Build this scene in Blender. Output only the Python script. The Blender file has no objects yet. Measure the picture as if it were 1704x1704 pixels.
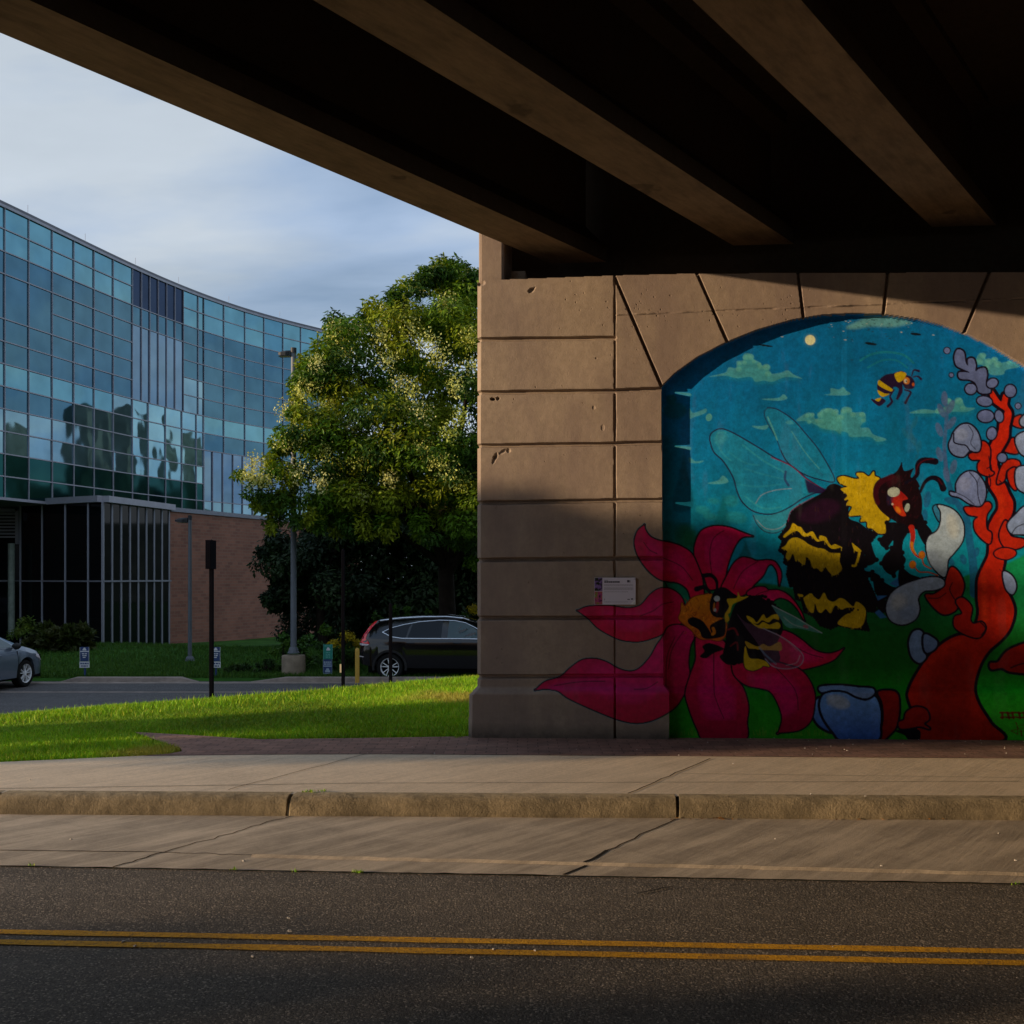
import bpy, bmesh, math, random
import numpy as np
from mathutils import Matrix, Vector
random.seed(7); rng = np.random.default_rng(11)
S = bpy.context.scene
COL = S.collection
R = math.radians
# ------------------------------------------------------------------ camera geometry
F, CU, HV, EYE = 1800.0, 852.0, 960.0, 1.7
YAW = R(5.3); CY, SY = math.cos(YAW), math.sin(YAW)
def W(X, Y, Z=0.0):                       # camera-aligned ground coordinates -> world
    return (X*CY - Y*SY, X*SY + Y*CY, Z)
def C(x, y):                              # world -> camera-aligned
    return (x*CY + y*SY, -x*SY + y*CY)
def at(u, v, Y):
    return W((u-CU)/F*Y, Y, EYE-(v-HV)/F*Y)
TILT = 0.007
def gz(x): return TILT*(x+0.4)
def onp(u, v, dz=0.0):                    # point of the gently graded pavement seen at a photo position
    d = W((u-CU)/F, 1.0, -(v-HV)/F)
    t = (TILT*0.4 + dz - EYE)/(d[2]-TILT*d[0])
    return (d[0]*t, d[1]*t, EYE+d[2]*t)
def proj(x, y, z):
    X, Y = C(x, y)
    return CU+F*X/Y, HV+F*(EYE-z)/Y
D = 11.47                                 # wall plane y = D
def onwall(u, v, off=0.0):
    d = W((u-CU)/F, 1.0, -(v-HV)/F); t = (D+off)/d[1]
    return (d[0]*t, D+off, EYE+d[2]*t)

# ------------------------------------------------------------------ object helpers
def tag(o, label=None, cat=None, group=None, kind=None):
    for k, v in (('label', label), ('category', cat), ('group', group), ('kind', kind)):
        if v: o[k] = v
    return o
def empty(name, loc, label=None, cat=None, group=None):
    o = bpy.data.objects.new(name, None); COL.objects.link(o); o.location = loc
    o.empty_display_size = .2
    return tag(o, label, cat, group)
def set_parent(o, p):
    o.parent = p
    q = p; off = Vector((0, 0, 0))
    while q is not None and q.type == 'EMPTY':
        off += Vector(q.location); q = q.parent
    if p.type == 'EMPTY': o.matrix_parent_inverse = Matrix.Translation(-off)
class MB:
    def __init__(s): s.v = []; s.f = []; s.m = []; s.mi = 0; s.smooth = False
    def face(s, pts, mi=None):
        n = len(s.v); s.v += [tuple(p) for p in pts]; s.f.append(tuple(range(n, n+len(pts)))); s.m.append(s.mi if mi is None else mi)
    def hexa(s, p):                       # p: 8 corners, bottom 4 ccw then top 4
        n = len(s.v); s.v += [tuple(q) for q in p]
        for f in ((0,3,2,1),(4,5,6,7),(0,1,5,4),(1,2,6,5),(2,3,7,6),(3,0,4,7)):
            s.f.append(tuple(n+i for i in f)); s.m.append(s.mi)
    def box(s, x0, x1, y0, y1, z0, z1):
        s.hexa([(x0,y0,z0),(x1,y0,z0),(x1,y1,z0),(x0,y1,z0),(x0,y0,z1),(x1,y0,z1),(x1,y1,z1),(x0,y1,z1)])
    def obox(s, a, b, t, h0, h1, off=0.0):   # box along a->b (xy), thickness t centred at off to the right, z h0..h1
        ax, ay = a[0], a[1]; bx, by = b[0], b[1]
        L = math.hypot(bx-ax, by-ay) or 1e-6; nx, ny = (by-ay)/L, -(bx-ax)/L
        o0, o1 = off-t/2, off+t/2
        q = [(ax+nx*o1, ay+ny*o1), (bx+nx*o1, by+ny*o1), (bx+nx*o0, by+ny*o0), (ax+nx*o0, ay+ny*o0)]
        s.hexa([(x, y, h0) for x, y in q]+[(x, y, h1) for x, y in q])
    def tube(s, pts, r, n=10, cap=True):
        pts = [Vector(p) for p in pts]; rr = r if isinstance(r, (list, tuple)) else [r]*len(pts)
        base = len(s.v)
        for i, p in enumerate(pts):
            d = (pts[min(i+1, len(pts)-1)]-pts[max(i-1, 0)]).normalized()
            a = d.orthogonal().normalized() if abs(d.z) > .95 else d.cross(Vector((0, 0, 1))).normalized()
            b = d.cross(a)
            for k in range(n):
                t = 2*math.pi*k/n
                s.v.append(tuple(p+(a*math.cos(t)+b*math.sin(t))*rr[i]))
        for i in range(len(pts)-1):
            for k in range(n):
                s.f.append((base+i*n+k, base+i*n+(k+1) % n, base+(i+1)*n+(k+1) % n, base+(i+1)*n+k)); s.m.append(s.mi)
        if cap:
            s.f.append(tuple(base+k for k in range(n))[::-1]); s.m.append(s.mi)
            s.f.append(tuple(base+(len(pts)-1)*n+k for k in range(n))); s.m.append(s.mi)
    def lathe(s, c, prof, n=20):          # prof: (r, z)
        base = len(s.v)
        for r, z in prof:
            for k in range(n):
                t = 2*math.pi*k/n; s.v.append((c[0]+r*math.cos(t), c[1]+r*math.sin(t), c[2]+z))
        for i in range(len(prof)-1):
            for k in range(n):
                s.f.append((base+i*n+k, base+i*n+(k+1) % n, base+(i+1)*n+(k+1) % n, base+(i+1)*n+k)); s.m.append(s.mi)
        s.f.append(tuple(base+(len(prof)-1)*n+k for k in range(n))); s.m.append(s.mi)
    def grid(s, rows):
        n = len(s.v); w = len(rows[0])
        for r in rows: s.v += [tuple(p) for p in r]
        for i in range(len(rows)-1):
            for j in range(w-1):
                s.f.append((n+i*w+j, n+i*w+j+1, n+(i+1)*w+j+1, n+(i+1)*w+j)); s.m.append(s.mi)
    def build(s, name, mats, parent=None, smooth=False, xf=None, bevel=0, recalc=True):
        me = bpy.data.meshes.new(name)
        vs = s.v if xf is None else [tuple(xf @ Vector(p)) for p in s.v]
        me.from_pydata(vs, [], s.f)
        for m in (mats if isinstance(mats, (list, tuple)) else [mats]): me.materials.append(m)
        me.polygons.foreach_set('material_index', s.m)
        if recalc:
            bm = bmesh.new(); bm.from_mesh(me)
            bmesh.ops.recalc_face_normals(bm, faces=bm.faces); bm.to_mesh(me); bm.free()
        me.polygons.foreach_set('use_smooth', [smooth]*len(me.polygons))
        me.update()
        o = bpy.data.objects.new(name, me); COL.objects.link(o)
        if bevel:
            b = o.modifiers.new('bevel', 'BEVEL'); b.width = bevel; b.segments = 2; b.limit_method = 'ANGLE'
        if smooth and not bevel: 
            try: me.set_sharp_from_angle(angle=R(38))
            except Exception: pass
        if parent: set_parent(o, parent)
        return o
def np_mesh(name, V, Fq, mats, parent=None, col=None, smooth=False, mi=None):
    """mesh from numpy arrays: V (n,3), Fq (m,3|4), col (n,3) point colours"""
    me = bpy.data.meshes.new(name); k = Fq.shape[1]
    me.vertices.add(len(V)); me.vertices.foreach_set('co', np.ascontiguousarray(V, np.float32).ravel())
    me.loops.add(Fq.size); me.loops.foreach_set('vertex_index', np.ascontiguousarray(Fq, np.int32).ravel())
    me.polygons.add(len(Fq))
    me.polygons.foreach_set('loop_start', np.arange(0, Fq.size, k, dtype=np.int32))
    me.polygons.foreach_set('loop_total', np.full(len(Fq), k, np.int32))
    for m in (mats if isinstance(mats, (list, tuple)) else [mats]): me.materials.append(m)
    if mi is not None: me.polygons.foreach_set('material_index', np.ascontiguousarray(mi, np.int32))
    me.polygons.foreach_set('use_smooth', np.full(len(Fq), smooth))
    me.update(calc_edges=True)
    if col is not None:
        a = me.color_attributes.new('paint', 'FLOAT_COLOR', 'POINT')
        c = np.ones((len(V), 4), np.float32); c[:, :3] = col
        a.data.foreach_set('color', c.ravel())
    me.validate()
    o = bpy.data.objects.new(name, me); COL.objects.link(o)
    if parent: set_parent(o, parent)
    return o

# ------------------------------------------------------------------ materials
class NT:
    def __init__(s, name):
        s.mat = bpy.data.materials.new(name); s.mat.use_nodes = True
        s.t = s.mat.node_tree; s.t.nodes.clear()
        s.out = s.t.nodes.new('ShaderNodeOutputMaterial')
        s.tc = s.t.nodes.new('ShaderNodeTexCoord')
    def n(s, typ, **k):
        x = s.t.nodes.new(typ)
        for a, b in k.items():
            if a in x.inputs: x.inputs[a].default_value = b
            else: setattr(x, a, b)
        return x
    def l(s, a, b): s.t.links.new(a, b)
    def map(s, scale=(1, 1, 1), rot=(0, 0, 0), src=None):
        src = src or s.tc.outputs['Object']
        if any(rot):                          # turn first, then stretch
            q = s.n('ShaderNodeMapping'); q.inputs['Rotation'].default_value = rot; s.l(src, q.inputs['Vector']); src = q.outputs[0]
        m = s.n('ShaderNodeMapping'); m.inputs['Scale'].default_value = scale; s.l(src, m.inputs['Vector']); return m.outputs[0]
    def noise(s, scale, detail=4, rough=.55, vec=None, dist=0):
        x = s.n('ShaderNodeTexNoise'); x.inputs['Scale'].default_value = scale; x.inputs['Detail'].default_value = detail
        x.inputs['Roughness'].default_value = rough; x.inputs['Distortion'].default_value = dist
        s.l(vec or s.tc.outputs['Object'], x.inputs['Vector']); return x.outputs['Fac']
    def ramp(s, fac, stops):
        r = s.n('ShaderNodeValToRGB'); e = r.color_ramp.elements
        while len(e) < len(stops): e.new(.5)
        for i, (p, c) in enumerate(stops):
            e[i].position = p; e[i].color = (*c, 1) if len(c) == 3 else c
        s.l(fac, r.inputs[0]); return r.outputs[0]
    def mix(s, fac, a, b, mode='MIX'):
        m = s.n('ShaderNodeMix', data_type='RGBA', blend_type=mode)
        for q, i in ((fac, 0), (a, 6), (b, 7)):
            if isinstance(q, (int, float)): m.inputs[i].default_value = q
            elif isinstance(q, tuple): m.inputs[i].default_value = (*q, 1)
            else: s.l(q, m.inputs[i])
        return m.outputs[2]
    def math(s, op, a, b=0.0, c=None):
        m = s.n('ShaderNodeMath', operation=op)
        for i, q in enumerate((a, b) if c is None else (a, b, c)):
            if isinstance(q, (int, float)): m.inputs[i].default_value = q
            else: s.l(q, m.inputs[i])
        return m.outputs[0]
    def bump(s, h, strength=.3, dist=.01, normal=None):
        b = s.n('ShaderNodeBump'); b.inputs['Strength'].default_value = strength; b.inputs['Distance'].default_value = dist
        s.l(h, b.inputs['Height'])
        if normal is not None: s.l(normal, b.inputs['Normal'])
        return b.outputs[0]
    def bsdf(s, col, rough=.8, metal=0, spec=.5, normal=None, **k):
        p = s.n('ShaderNodeBsdfPrincipled')
        for q, nm in ((col, 'Base Color'), (rough, 'Roughness'), (metal, 'Metallic'), (spec, 'Specular IOR Level')):
            if isinstance(q, tuple): p.inputs[nm].default_value = (*q, 1)
            elif isinstance(q, (int, float)): p.inputs[nm].default_value = q
            else: s.l(q, p.inputs[nm])
        for a, b in k.items(): p.inputs[a].default_value = b
        if normal is not None: s.l(normal, p.inputs['Normal'])
        return p.outputs[0]
    def done(s, sh): s.l(sh, s.out.inputs[0]); return s.mat
def mul(c, k): return tuple(min(1.0, x*k) for x in c)
def simple(name, col, rough=.7, metal=0, spec=.5, var=.25, vs=6, bump=.15, bs=60, **k):
    t = NT(name); f = t.noise(vs, 5, .6)
    c = t.ramp(f, [(.3, mul(col, 1-var)), (.7, mul(col, 1+var))])
    n = t.bump(t.noise(bs, 3), bump, .004) if bump else None
    return t.done(t.bsdf(c, rough, metal, spec, n, **k))
def leafmat(name, trans=.35, rough=.55, tint=(1, 1, 1)):
    t = NT(name)
    a = t.n('ShaderNodeAttribute', attribute_name='paint')
    c = t.mix(1.0, a.outputs['Color'], tint, 'MULTIPLY')
    p = t.bsdf(c, rough, 0, .25)
    tr = t.n('ShaderNodeBsdfTranslucent'); t.l(t.mix(1.0, c, (1.1, 1.0, .35), 'MULTIPLY'), tr.inputs[0])
    m = t.n('ShaderNodeMixShader'); m.inputs[0].default_value = trans
    t.l(p, m.inputs[1]); t.l(tr.outputs[0], m.inputs[2])
    return t.done(m.outputs[0])
# ------------------------------------------------------------------ the wall painting: laid out in numpy, carried by the wall meshes as their paint colour
SS = 2.0; U0, V0, U1, V1 = 880, 500, 1960, 1250
PW, PH = int((U1-U0)*SS), int((V1-V0)*SS)
CAN = np.zeros((PH, PW, 4), np.float32)          # rgb + coverage
ZO = {'A': (1060, 500, 5.012), 'B': (1364, 500, 5.012), 'C': (1060, 740, 5.012), 'D': (1364, 740, 5.012),
      'E': (880, 860, 4.733), 'F': (1080, 900, 4.733), 'G': (1344, 900, 4.733), 'P': (0, 0, 1.0)}
def conv(z, pts):
    a, b, s = ZO[z]
    return np.array([((a+x/s-U0)*SS, (b+y/s-V0)*SS) for x, y in pts], float)
def crom(P, closed=True, n=7):
    m = len(P); out = []
    for i in range(m if closed else m-1):
        if closed: p0, p1, p2, p3 = P[(i-1) % m], P[i], P[(i+1) % m], P[(i+2) % m]
        else: p0, p1, p2, p3 = P[max(i-1, 0)], P[i], P[i+1], P[min(i+2, m-1)]
        for k in range(n):
            t = k/n
            out.append(.5*((2*p1)+(-p0+p2)*t+(2*p0-5*p1+4*p2-p3)*t*t+(-p0+3*p1-3*p2+p3)*t**3))
    if not closed: out.append(P[-1])
    return np.array(out)
def pmask(Q):
    x0, y0 = np.floor(Q.min(0)).astype(int)-1; x1, y1 = np.ceil(Q.max(0)).astype(int)+2
    x0, y0 = max(x0, 0), max(y0, 0); x1, y1 = min(x1, PW), min(y1, PH)
    if x1 <= x0 or y1 <= y0: return None
    M = np.zeros((y1-y0, x1-x0), np.float32)
    A = Q; B = np.roll(Q, -1, 0); xs = np.arange(x0, x1)
    for r in range(y0, y1):
        for sub in (.25, .75):
            y = r+sub; c = (A[:, 1] <= y) != (B[:, 1] <= y)
            if not c.any(): continue
            a, b = A[c], B[c]; xi = np.sort(a[:, 0]+(y-a[:, 1])/(b[:, 1]-a[:, 1])*(b[:, 0]-a[:, 0]))
            row = M[r-y0]
            for k in range(0, len(xi)-1, 2):
                row += .5*np.clip(np.minimum(xs+1, xi[k+1])-np.maximum(xs, xi[k]), 0, 1)
    return x0, y0, M
def blur(M, r):
    if r < 1: return M
    r = int(r); M = np.pad(M, r)
    for ax in (0, 1):
        for _ in range(2):
            c = np.cumsum(M, ax); M = (np.roll(c, -r, ax)-np.roll(c, r, ax))/(2*r)
            M = np.clip(M, 0, 1)
    return M
def put(x0, y0, M, col, alpha=1.0):
    h, w = M.shape; X0, Y0 = max(x0, 0), max(y0, 0); X1, Y1 = min(x0+w, PW), min(y0+h, PH)
    if X1 <= X0 or Y1 <= Y0: return
    M = M[Y0-y0:Y1-y0, X0-x0:X1-x0]*alpha
    t = CAN[Y0:Y1, X0:X1]
    if isinstance(col, tuple) and isinstance(col[0], tuple):   # vertical blend of two paints
        k = np.linspace(0, 1, h)[Y0-y0:Y1-y0, None, None]
        c = np.array(col[0])*(1-k)+np.array(col[1])*k
    else: c = np.array(col)
    t[..., :3] = t[..., :3]*(1-M[..., None])+c*M[..., None]
    t[..., 3] = np.maximum(t[..., 3], M)
def fill(z, pts, col, alpha=1.0, soft=0, out=0, oc=None, sm=True, raw=False):
    Q = pts if raw else conv(z, pts)
    if sm: Q = crom(Q)
    if out: line(None, np.vstack([Q, Q[:1]]), out*2, oc or INK, raw=True, sm=False)
    r = pmask(Q)
    if r is None: return
    x0, y0, M = r
    if soft:
        s = int(soft*SS); M = blur(M, s); x0 -= s; y0 -= s
    put(x0, y0, M, col, alpha)
def line(z, pts, w, col, alpha=1.0, raw=False, sm=True, w2=None):
    Q = pts if raw else conv(z, pts)
    if sm: Q = crom(Q, False)
    n = len(Q); w2 = w if w2 is None else w2
    m = int(max(w, w2)*SS)+3
    x0, y0 = np.floor(Q.min(0)).astype(int)-m; x1, y1 = np.ceil(Q.max(0)).astype(int)+m
    x0, y0, x1, y1 = max(x0, 0), max(y0, 0), min(x1, PW), min(y1, PH)
    if x1 <= x0 or y1 <= y0: return
    M = np.zeros((y1-y0, x1-x0), np.float32)
    for i in range(n-1):
        a, b = Q[i], Q[i+1]; hw = (w+(w2-w)*i/max(n-2, 1))*SS/2
        bx0, by0 = np.maximum(np.floor(np.minimum(a, b)-hw-2).astype(int), (x0, y0)); bx1, by1 = np.minimum(np.ceil(np.maximum(a, b)+hw+2).astype(int), (x1, y1))
        if bx1 <= bx0 or by1 <= by0: continue
        X, Y = np.meshgrid(np.arange(bx0, bx1)+.5, np.arange(by0, by1)+.5)
        d = b-a; L = max(d@d, 1e-9); t = np.clip(((X-a[0])*d[0]+(Y-a[1])*d[1])/L, 0, 1)
        dist = np.hypot(X-a[0]-t*d[0], Y-a[1]-t*d[1])
        s = M[by0-y0:by1-y0, bx0-x0:bx1-x0]; np.maximum(s, np.clip(hw-dist+.5, 0, 1), out=s)
    put(x0, y0, M, col, alpha)
def oval(z, c, rx, ry, col, rot=0, alpha=1.0, soft=0, out=0, oc=None):
    ca, sa = math.cos(R(rot)), math.sin(R(rot))
    fill(z, [(c[0]+rx*math.cos(t)*ca-ry*math.sin(t)*sa, c[1]+rx*math.cos(t)*sa+ry*math.sin(t)*ca) for t in np.linspace(0, 2*math.pi, 14, endpoint=False)], col, alpha, soft, out, oc)
INK = (.006, .003, .014); BLK = (.004, .003, .008)
def inside_(poly, u, v):
    c = False; n = len(poly)
    for i in range(n):
        (x1, y1), (x2, y2) = poly[i], poly[(i+1) % n]
        if (y1 > v) != (y2 > v) and u < (x2-x1)*(v-y1)/(y2-y1)+x1: c = not c
    return c
YEL = (.55, .40, .006); RED = (.54, .022, .006); PALE = (.30, .43, .80); BLUG = (.13, .185, .46)
CRI = ((.52, .004, .09), (.60, .003, .05)); CLO = (.12, .50, .50)
# --- sky and hills (niche only: the coverage channel says where paint lies on the pier)
yy = (np.arange(PH)/SS+V0)[:, None]
xx = (np.arange(PW)/SS+U0)[None, :]
def lerp(v, st):
    return np.stack([np.interp(v, [s[0] for s in st], [s[1][i] for s in st]) for i in range(3)], -1)
sky = lerp(yy[:, 0], [(500, (.0005, .15, .42)), (620, (.0005, .17, .47)), (760, (.001, .22, .52)), (860, (.001, .27, .50)), (960, (.002, .33, .48))])
CAN[..., :3] = sky[:, None, :]
def fbm(sx, sy, seed, octs=5):
    r = np.random.default_rng(seed); H = np.zeros((PH, PW), np.float32); amp = 1.0; tot = 0
    for o in range(octs):
        gx, gy = int(sx*2**o)+2, int(sy*2**o)+2; g = r.random((gy, gx)).astype(np.float32)
        xi = np.linspace(0, gx-1.001, PW); yi = np.linspace(0, gy-1.001, PH)
        xa, ya = xi.astype(int), yi.astype(int); fx, fy = (xi-xa)[None, :], (yi-ya)[:, None]
        fx = fx*fx*(3-2*fx); fy = fy*fy*(3-2*fy)
        H += amp*((g[ya][:, xa]*(1-fx)+g[ya][:, xa+1]*fx)*(1-fy)+(g[ya+1][:, xa]*(1-fx)+g[ya+1][:, xa+1]*fx)*fy)
        tot += amp; amp *= .55
    return H/tot
n1 = fbm(9, 7, 3); n2 = fbm(40, 6, 5)
CAN[..., :3] *= (.72+.56*n1)[..., None]; CAN[..., 2] *= .9+.2*n2
# left distance: misty trees
fill('C', [(200, 0), (330, -20), (395, 80), (440, 260), (470, 470), (600, 540), (760, 620), (760, 760), (500, 800), (200, 900)], (.001, .16, .25), .55, 4)
fill('C', [(395, 70), (395, 70), (430, 250), (470, 520), (300, 540), (340, 300)], (.001, .10, .18), .8, 2)
fill('C', [(722, 385), (722, 385), (745, 500), (770, 680), (650, 680), (700, 500)], (.001, .16, .22), .8, 2)
for c, a, b in (((550, 545), 60, 35), (((640), 470), 50, 25), ((790, 470), 60, 50), ((610, 600), 60, 30), ((830, 610), 90, 50)):
    oval('C', c, a, b, (.02, .34, .42), 10, .5, 2)
fill('C', [(905, 795), (905, 795), (925, 850), (960, 960), (850, 960), (890, 860)], (.001, .15, .20), .9, 1.5)
oval('C', (400, 760), 90, 110, (.004, .10, .045), 0, .9, 5); oval('C', (470, 830), 150, 110, (.004, .13, .06), 0, .9, 8)
oval('C', (280, 800), 110, 170, (.002, .12, .10), 0, .7, 8)
# clouds
for z, p in (('A', [(600, 640), (700, 615), (745, 600), (770, 560), (830, 565), (835, 510), (885, 500), (895, 450), (940, 445), (975, 490), (1030, 520), (1040, 545), (1100, 545), (1115, 610), (1200, 605), (1260, 585), (1310, 620), (1380, 655), (1250, 640), (1130, 680), (1060, 670), (990, 680), (950, 640), (830, 650), (740, 630)]),
             ('A', [(1040, 825), (1180, 815), (1225, 785), (1255, 820), (1180, 838)]),
             ('A', [(440, 900), (470, 940), (550, 915), (580, 905), (575, 940), (480, 975), (440, 985)]),
             ('A', [(960, 1050), (1040, 1050), (1100, 1040), (1080, 1075), (1020, 1075)]),
             ('A', [(1240, 1020), (1280, 1000), (1310, 1030), (1270, 1035)]),
             ('A', [(1330, 1005), (1400, 950), (1450, 940), (1500, 1000), (1545, 1000), (1530, 940), (1600, 900), (1660, 930), (1704, 980), (1704, 1110), (1640, 1080), (1540, 1060), (1420, 1010)]),
             ('B', [(0, 940), (40, 905), (110, 905), (165, 960), (190, 900), (240, 890), (280, 935), (370, 935), (385, 990), (340, 1060), (410, 1065), (450, 1120), (560, 1160), (480, 1180), (420, 1140), (260, 1140), (220, 1100), (0, 1060)]),
             ('B', [(40, 790), (90, 780), (95, 735), (160, 745), (200, 725), (225, 755), (260, 780), (200, 795)]),
             ('B', [(1310, 500), (1345, 440), (1400, 500), (1460, 480), (1490, 525), (1600, 510), (1670, 555), (1560, 580), (1530, 620), (1430, 620), (1380, 560)]),
             ('B', [(750, 940), (860, 910), (980, 920), (1060, 900), (1080, 820), (1120, 850), (1180, 820), (1220, 890), (1300, 900), (1230, 930), (1130, 930), (1000, 940), (860, 945)]),
             ('C', [(440, 105), (490, 140), (560, 135), (520, 155), (440, 150)]), ('C', [(590, 325), (680, 300), (720, 260), (765, 310), (700, 330)]),
             ('A', [(310, 768), (440, 775), (440, 800)]), ('A', [(310, 1220), (440, 1222), (440, 1250)])):
    fill(z, p, CLO, .55, .6)
    if len(p) > 9:
        rc = random.Random(len(p)*7+int(p[0][0])); mx_ = sum(q[0] for q in p)/len(p); my_ = sum(q[1] for q in p)/len(p)
        for q in p:
            if q[1] < my_+25 and abs(q[0]-mx_) < 190:
                a_ = rc.uniform(18, 34); oval(z, (q[0]*.85+mx_*.15, q[1]*.85+my_*.15+8), a_, a_*.85, CLO, 0, .62, .5)
                oval(z, (q[0]*.8+mx_*.2-4, q[1]*.8+my_*.2+2), a_*.5, a_*.4, (.22, .60, .56), 0, .35, 1.5)
    if len(p) > 12: fill(z, [(x+6, y+26) for x, y in p], (.02, .30, .36), .30, 2.5)
oval('A', (600, 975), 25, 32, CLO, 20, .8); oval('A', (290, 830), 45, 45, (.005, .16, .22), 0, .8, 1.5)
oval('A', (320, 920), 100, 70, (.005, .16, .22), 0, .7, 2)
fill('B', [(220, 230), (330, 170), (420, 135), (560, 140), (700, 160), (770, 190), (700, 210), (600, 225), (420, 220), (300, 240)], (.14, .42, .46), .8, 2)
line('B', [(340, 500), (430, 450), (560, 430), (700, 455), (780, 520)], 4, (.01, .25, .34), .6); line('B', [(400, 560), (520, 500), (640, 500), (730, 560)], 3, (.01, .25, .34), .5)
oval('A', (1447, 332), 58, 58, (.05, .26, .48), 0, .6, 2); oval('A', (1447, 332), 42, 42, (.80, .86, .55), 0, 1, .8)
# green hills
hill = [(200, 1150), (500, 1130), (940, 1145), (1140, 1170), (1320, 1205), (1700, 1260), (2000, 1280), (2374, 1225), (2724, 1105), (2844, 1060), (3084, 1000), (3228, 930), (3500, 860), (4600, 830), (4600, 2600), (200, 2600)]
fill('C', hill, (.004, .22, .10), 1, 1.5, sm=False)
Mh = pmask(conv('C', hill))
g = lerp(yy[:, 0], [(900, (.003, .20, .08)), (990, (.003, .15, .05)), (1060, (.004, .13, .014)), (1110, (.004, .13, .010)), (1150, (.006, .28, .012)), (1225, (.03, .38, .012))])
x0, y0, M = Mh; M = np.clip(M, 0, 1)
gg = g[y0:y0+M.shape[0], None, :]*np.interp(xx[0, x0:x0+M.shape[1]], [1100, 1500, 1640, 1704], [1, .9, 1.5, 1.9])[None, :, None]
t = CAN[y0:y0+M.shape[0], x0:x0+M.shape[1]]; k = (blur(M, 4)[4:-4, 4:-4])[..., None]
t[..., :3] = t[..., :3]*(1-k)+gg*(.75+.5*n1[y0:y0+M.shape[0], x0:x0+M.shape[1]])[..., None]*k
for i in range(90):
    u = random.uniform(1120, 1380); line('P', [(u, 1224), (u+random.uniform(-3, 3), 1224-random.uniform(4, 14))], 1.2, (.16, .36, .02), .5, sm=False)
CAN[..., 3] = 0                                    # from here on coverage counts as paint on the bare pier too
# far blue plants
BP = (.012, .12, .34)
line('D', [(1040, 60), (1070, 300), (1130, 460), (1220, 600), (1250, 800), (1280, 1000), (1290, 1240)], 7, BP, .8, w2=15)
for c, a, b, r_ in (((1100, 470), 60, 28, 15), ((1200, 960), 26, 45, -20), ((1100, 980), 40, 24, 60), ((1310, 900), 24, 42, 15), ((900, 460), 30, 70, 10), ((880, 590), 24, 50, 0)):
    oval('D', c, a, b, BP, r_, .75, .5)
line('B', [(1045, 790), (1060, 950), (1040, 1200), (1050, 1350), (1070, 1500)], 6, (.07, .14, .36), .7)
for c, r_ in (((1043, 820), 0), ((1095, 890), 25), ((1018, 920), -25), ((1100, 1025), 35), ((1000, 1080), -20), ((1003, 1285), -15), ((1118, 1390), 15), ((1060, 1450), -10)):
    oval('B', c, 27, 62, (.08, .15, .37), r_, .8, .5)
for c, r_ in (((795, 1020), 25), ((720, 1110), -30), ((830, 1220), 10), ((780, 1160), -20)): oval('B', c, 22, 55, (.012, .17, .34), r_, .6, .8)
line('B', [(810, 1000), (760, 1100), (820, 1260), (800, 1320)], 3, (.012, .17, .34), .5)
# big bee: wings
w1 = [(605, -43), (620, -95), (690, -132), (790, -105), (1000, 15), (1150, 108), (1290, 178), (1420, 285), (1560, 385), (1480, 405), (1380, 450), (1290, 510), (1190, 562), (1090, 580), (970, 555), (880, 480), (835, 390), (800, 270), (720, 140), (640, 60)]
w2 = [(1065, -280), (1090, -308), (1170, -295), (1300, -210), (1400, -100), (1500, 20), (1570, 130), (1640, 260), (1640, 310), (1560, 300), (1400, 250), (1260, 150), (1200, 50), (1160, -60), (1100, -160), (1065, -240)]
NAV = (.012, .015, .07)
fill('C', w2, (.015, .30, .54), .5); line('C', w2[1:13], 2.0, NAV, .9); line('C', [w2[0]]+w2[:8:-1][:7], 2.0, NAV, .7); line('C', w2[:2], 2, NAV, .6)
line('C', [(1090, -230), (1130, -140), (1170, -40)], 2.5, (.10, .46, .52), .8); line('C', [(1290, -110), (1400, 60), (1520, 200)], 2, (.10, .46, .52), .5); line('C', [(1330, 20), (1440, 160), (1540, 250)], 5, (.02, .20, .42), .4)
fill('C', w1, (.02, .34, .56), .5); fill('C', [(900, 30), (1150, 180), (1330, 300), (1250, 420), (1050, 480), (920, 330)], (.004, .18, .42), .45, 8); fill('C', [(640, -40), (700, -90), (760, -70), (700, 0)], (.06, .42, .55), .5, 3); line('C', w1+[w1[0]], 2.3, NAV, .95)
for p, a in (([(660, -60), (680, -100), (740, -100)], .8), ([(660, -20), (720, 80), (780, 130)], .5), ([(880, 0), (1050, 130), (1230, 230)], .55), ([(900, 200), (1100, 260), (1300, 300)], .3), ([(900, 430), (1050, 530), (1200, 520)], .6), ([(760, 60), (900, 150), (1020, 170)], .3), ([(850, 330), (1000, 350), (1200, 330)], .3)):
    line('C', p, 3, (.05, .46, .58), a*.6)
line('C', [(1240, 225), (1235, 290), (1265, 340)], 4, (.02, .01, .14), .7)
line('C', [(1120, 105), (1290, 180), (1420, 290), (1600, 395)], 1.6, (.25, .01, .09), .8)
wl = [(970, 590), (1000, 660), (1060, 720), (1130, 738), (1200, 720), (1270, 660), (1350, 570), (1450, 490), (1560, 430), (1400, 470), (1250, 540), (1100, 590)]
fill('C', wl, (.06, .36, .48), .45); line('C', wl[:9], 1.8, (.02, .02, .08), .8); line('C', [(1000, 630), (1080, 700), (1200, 690), (1330, 570), (1480, 460)], 1.5, (.30, .40, .52), .7)
line('C', [(990, 490), (1040, 420), (1150, 380), (1290, 365)], 1.3, (.30, .40, .55), .7)
fill('C', [(1400, 285), (1400, 285), (1520, 350), (1640, 390), (1700, 420), (1480, 405), (1430, 400)], (.02, .003, .06), .95, 1)
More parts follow.
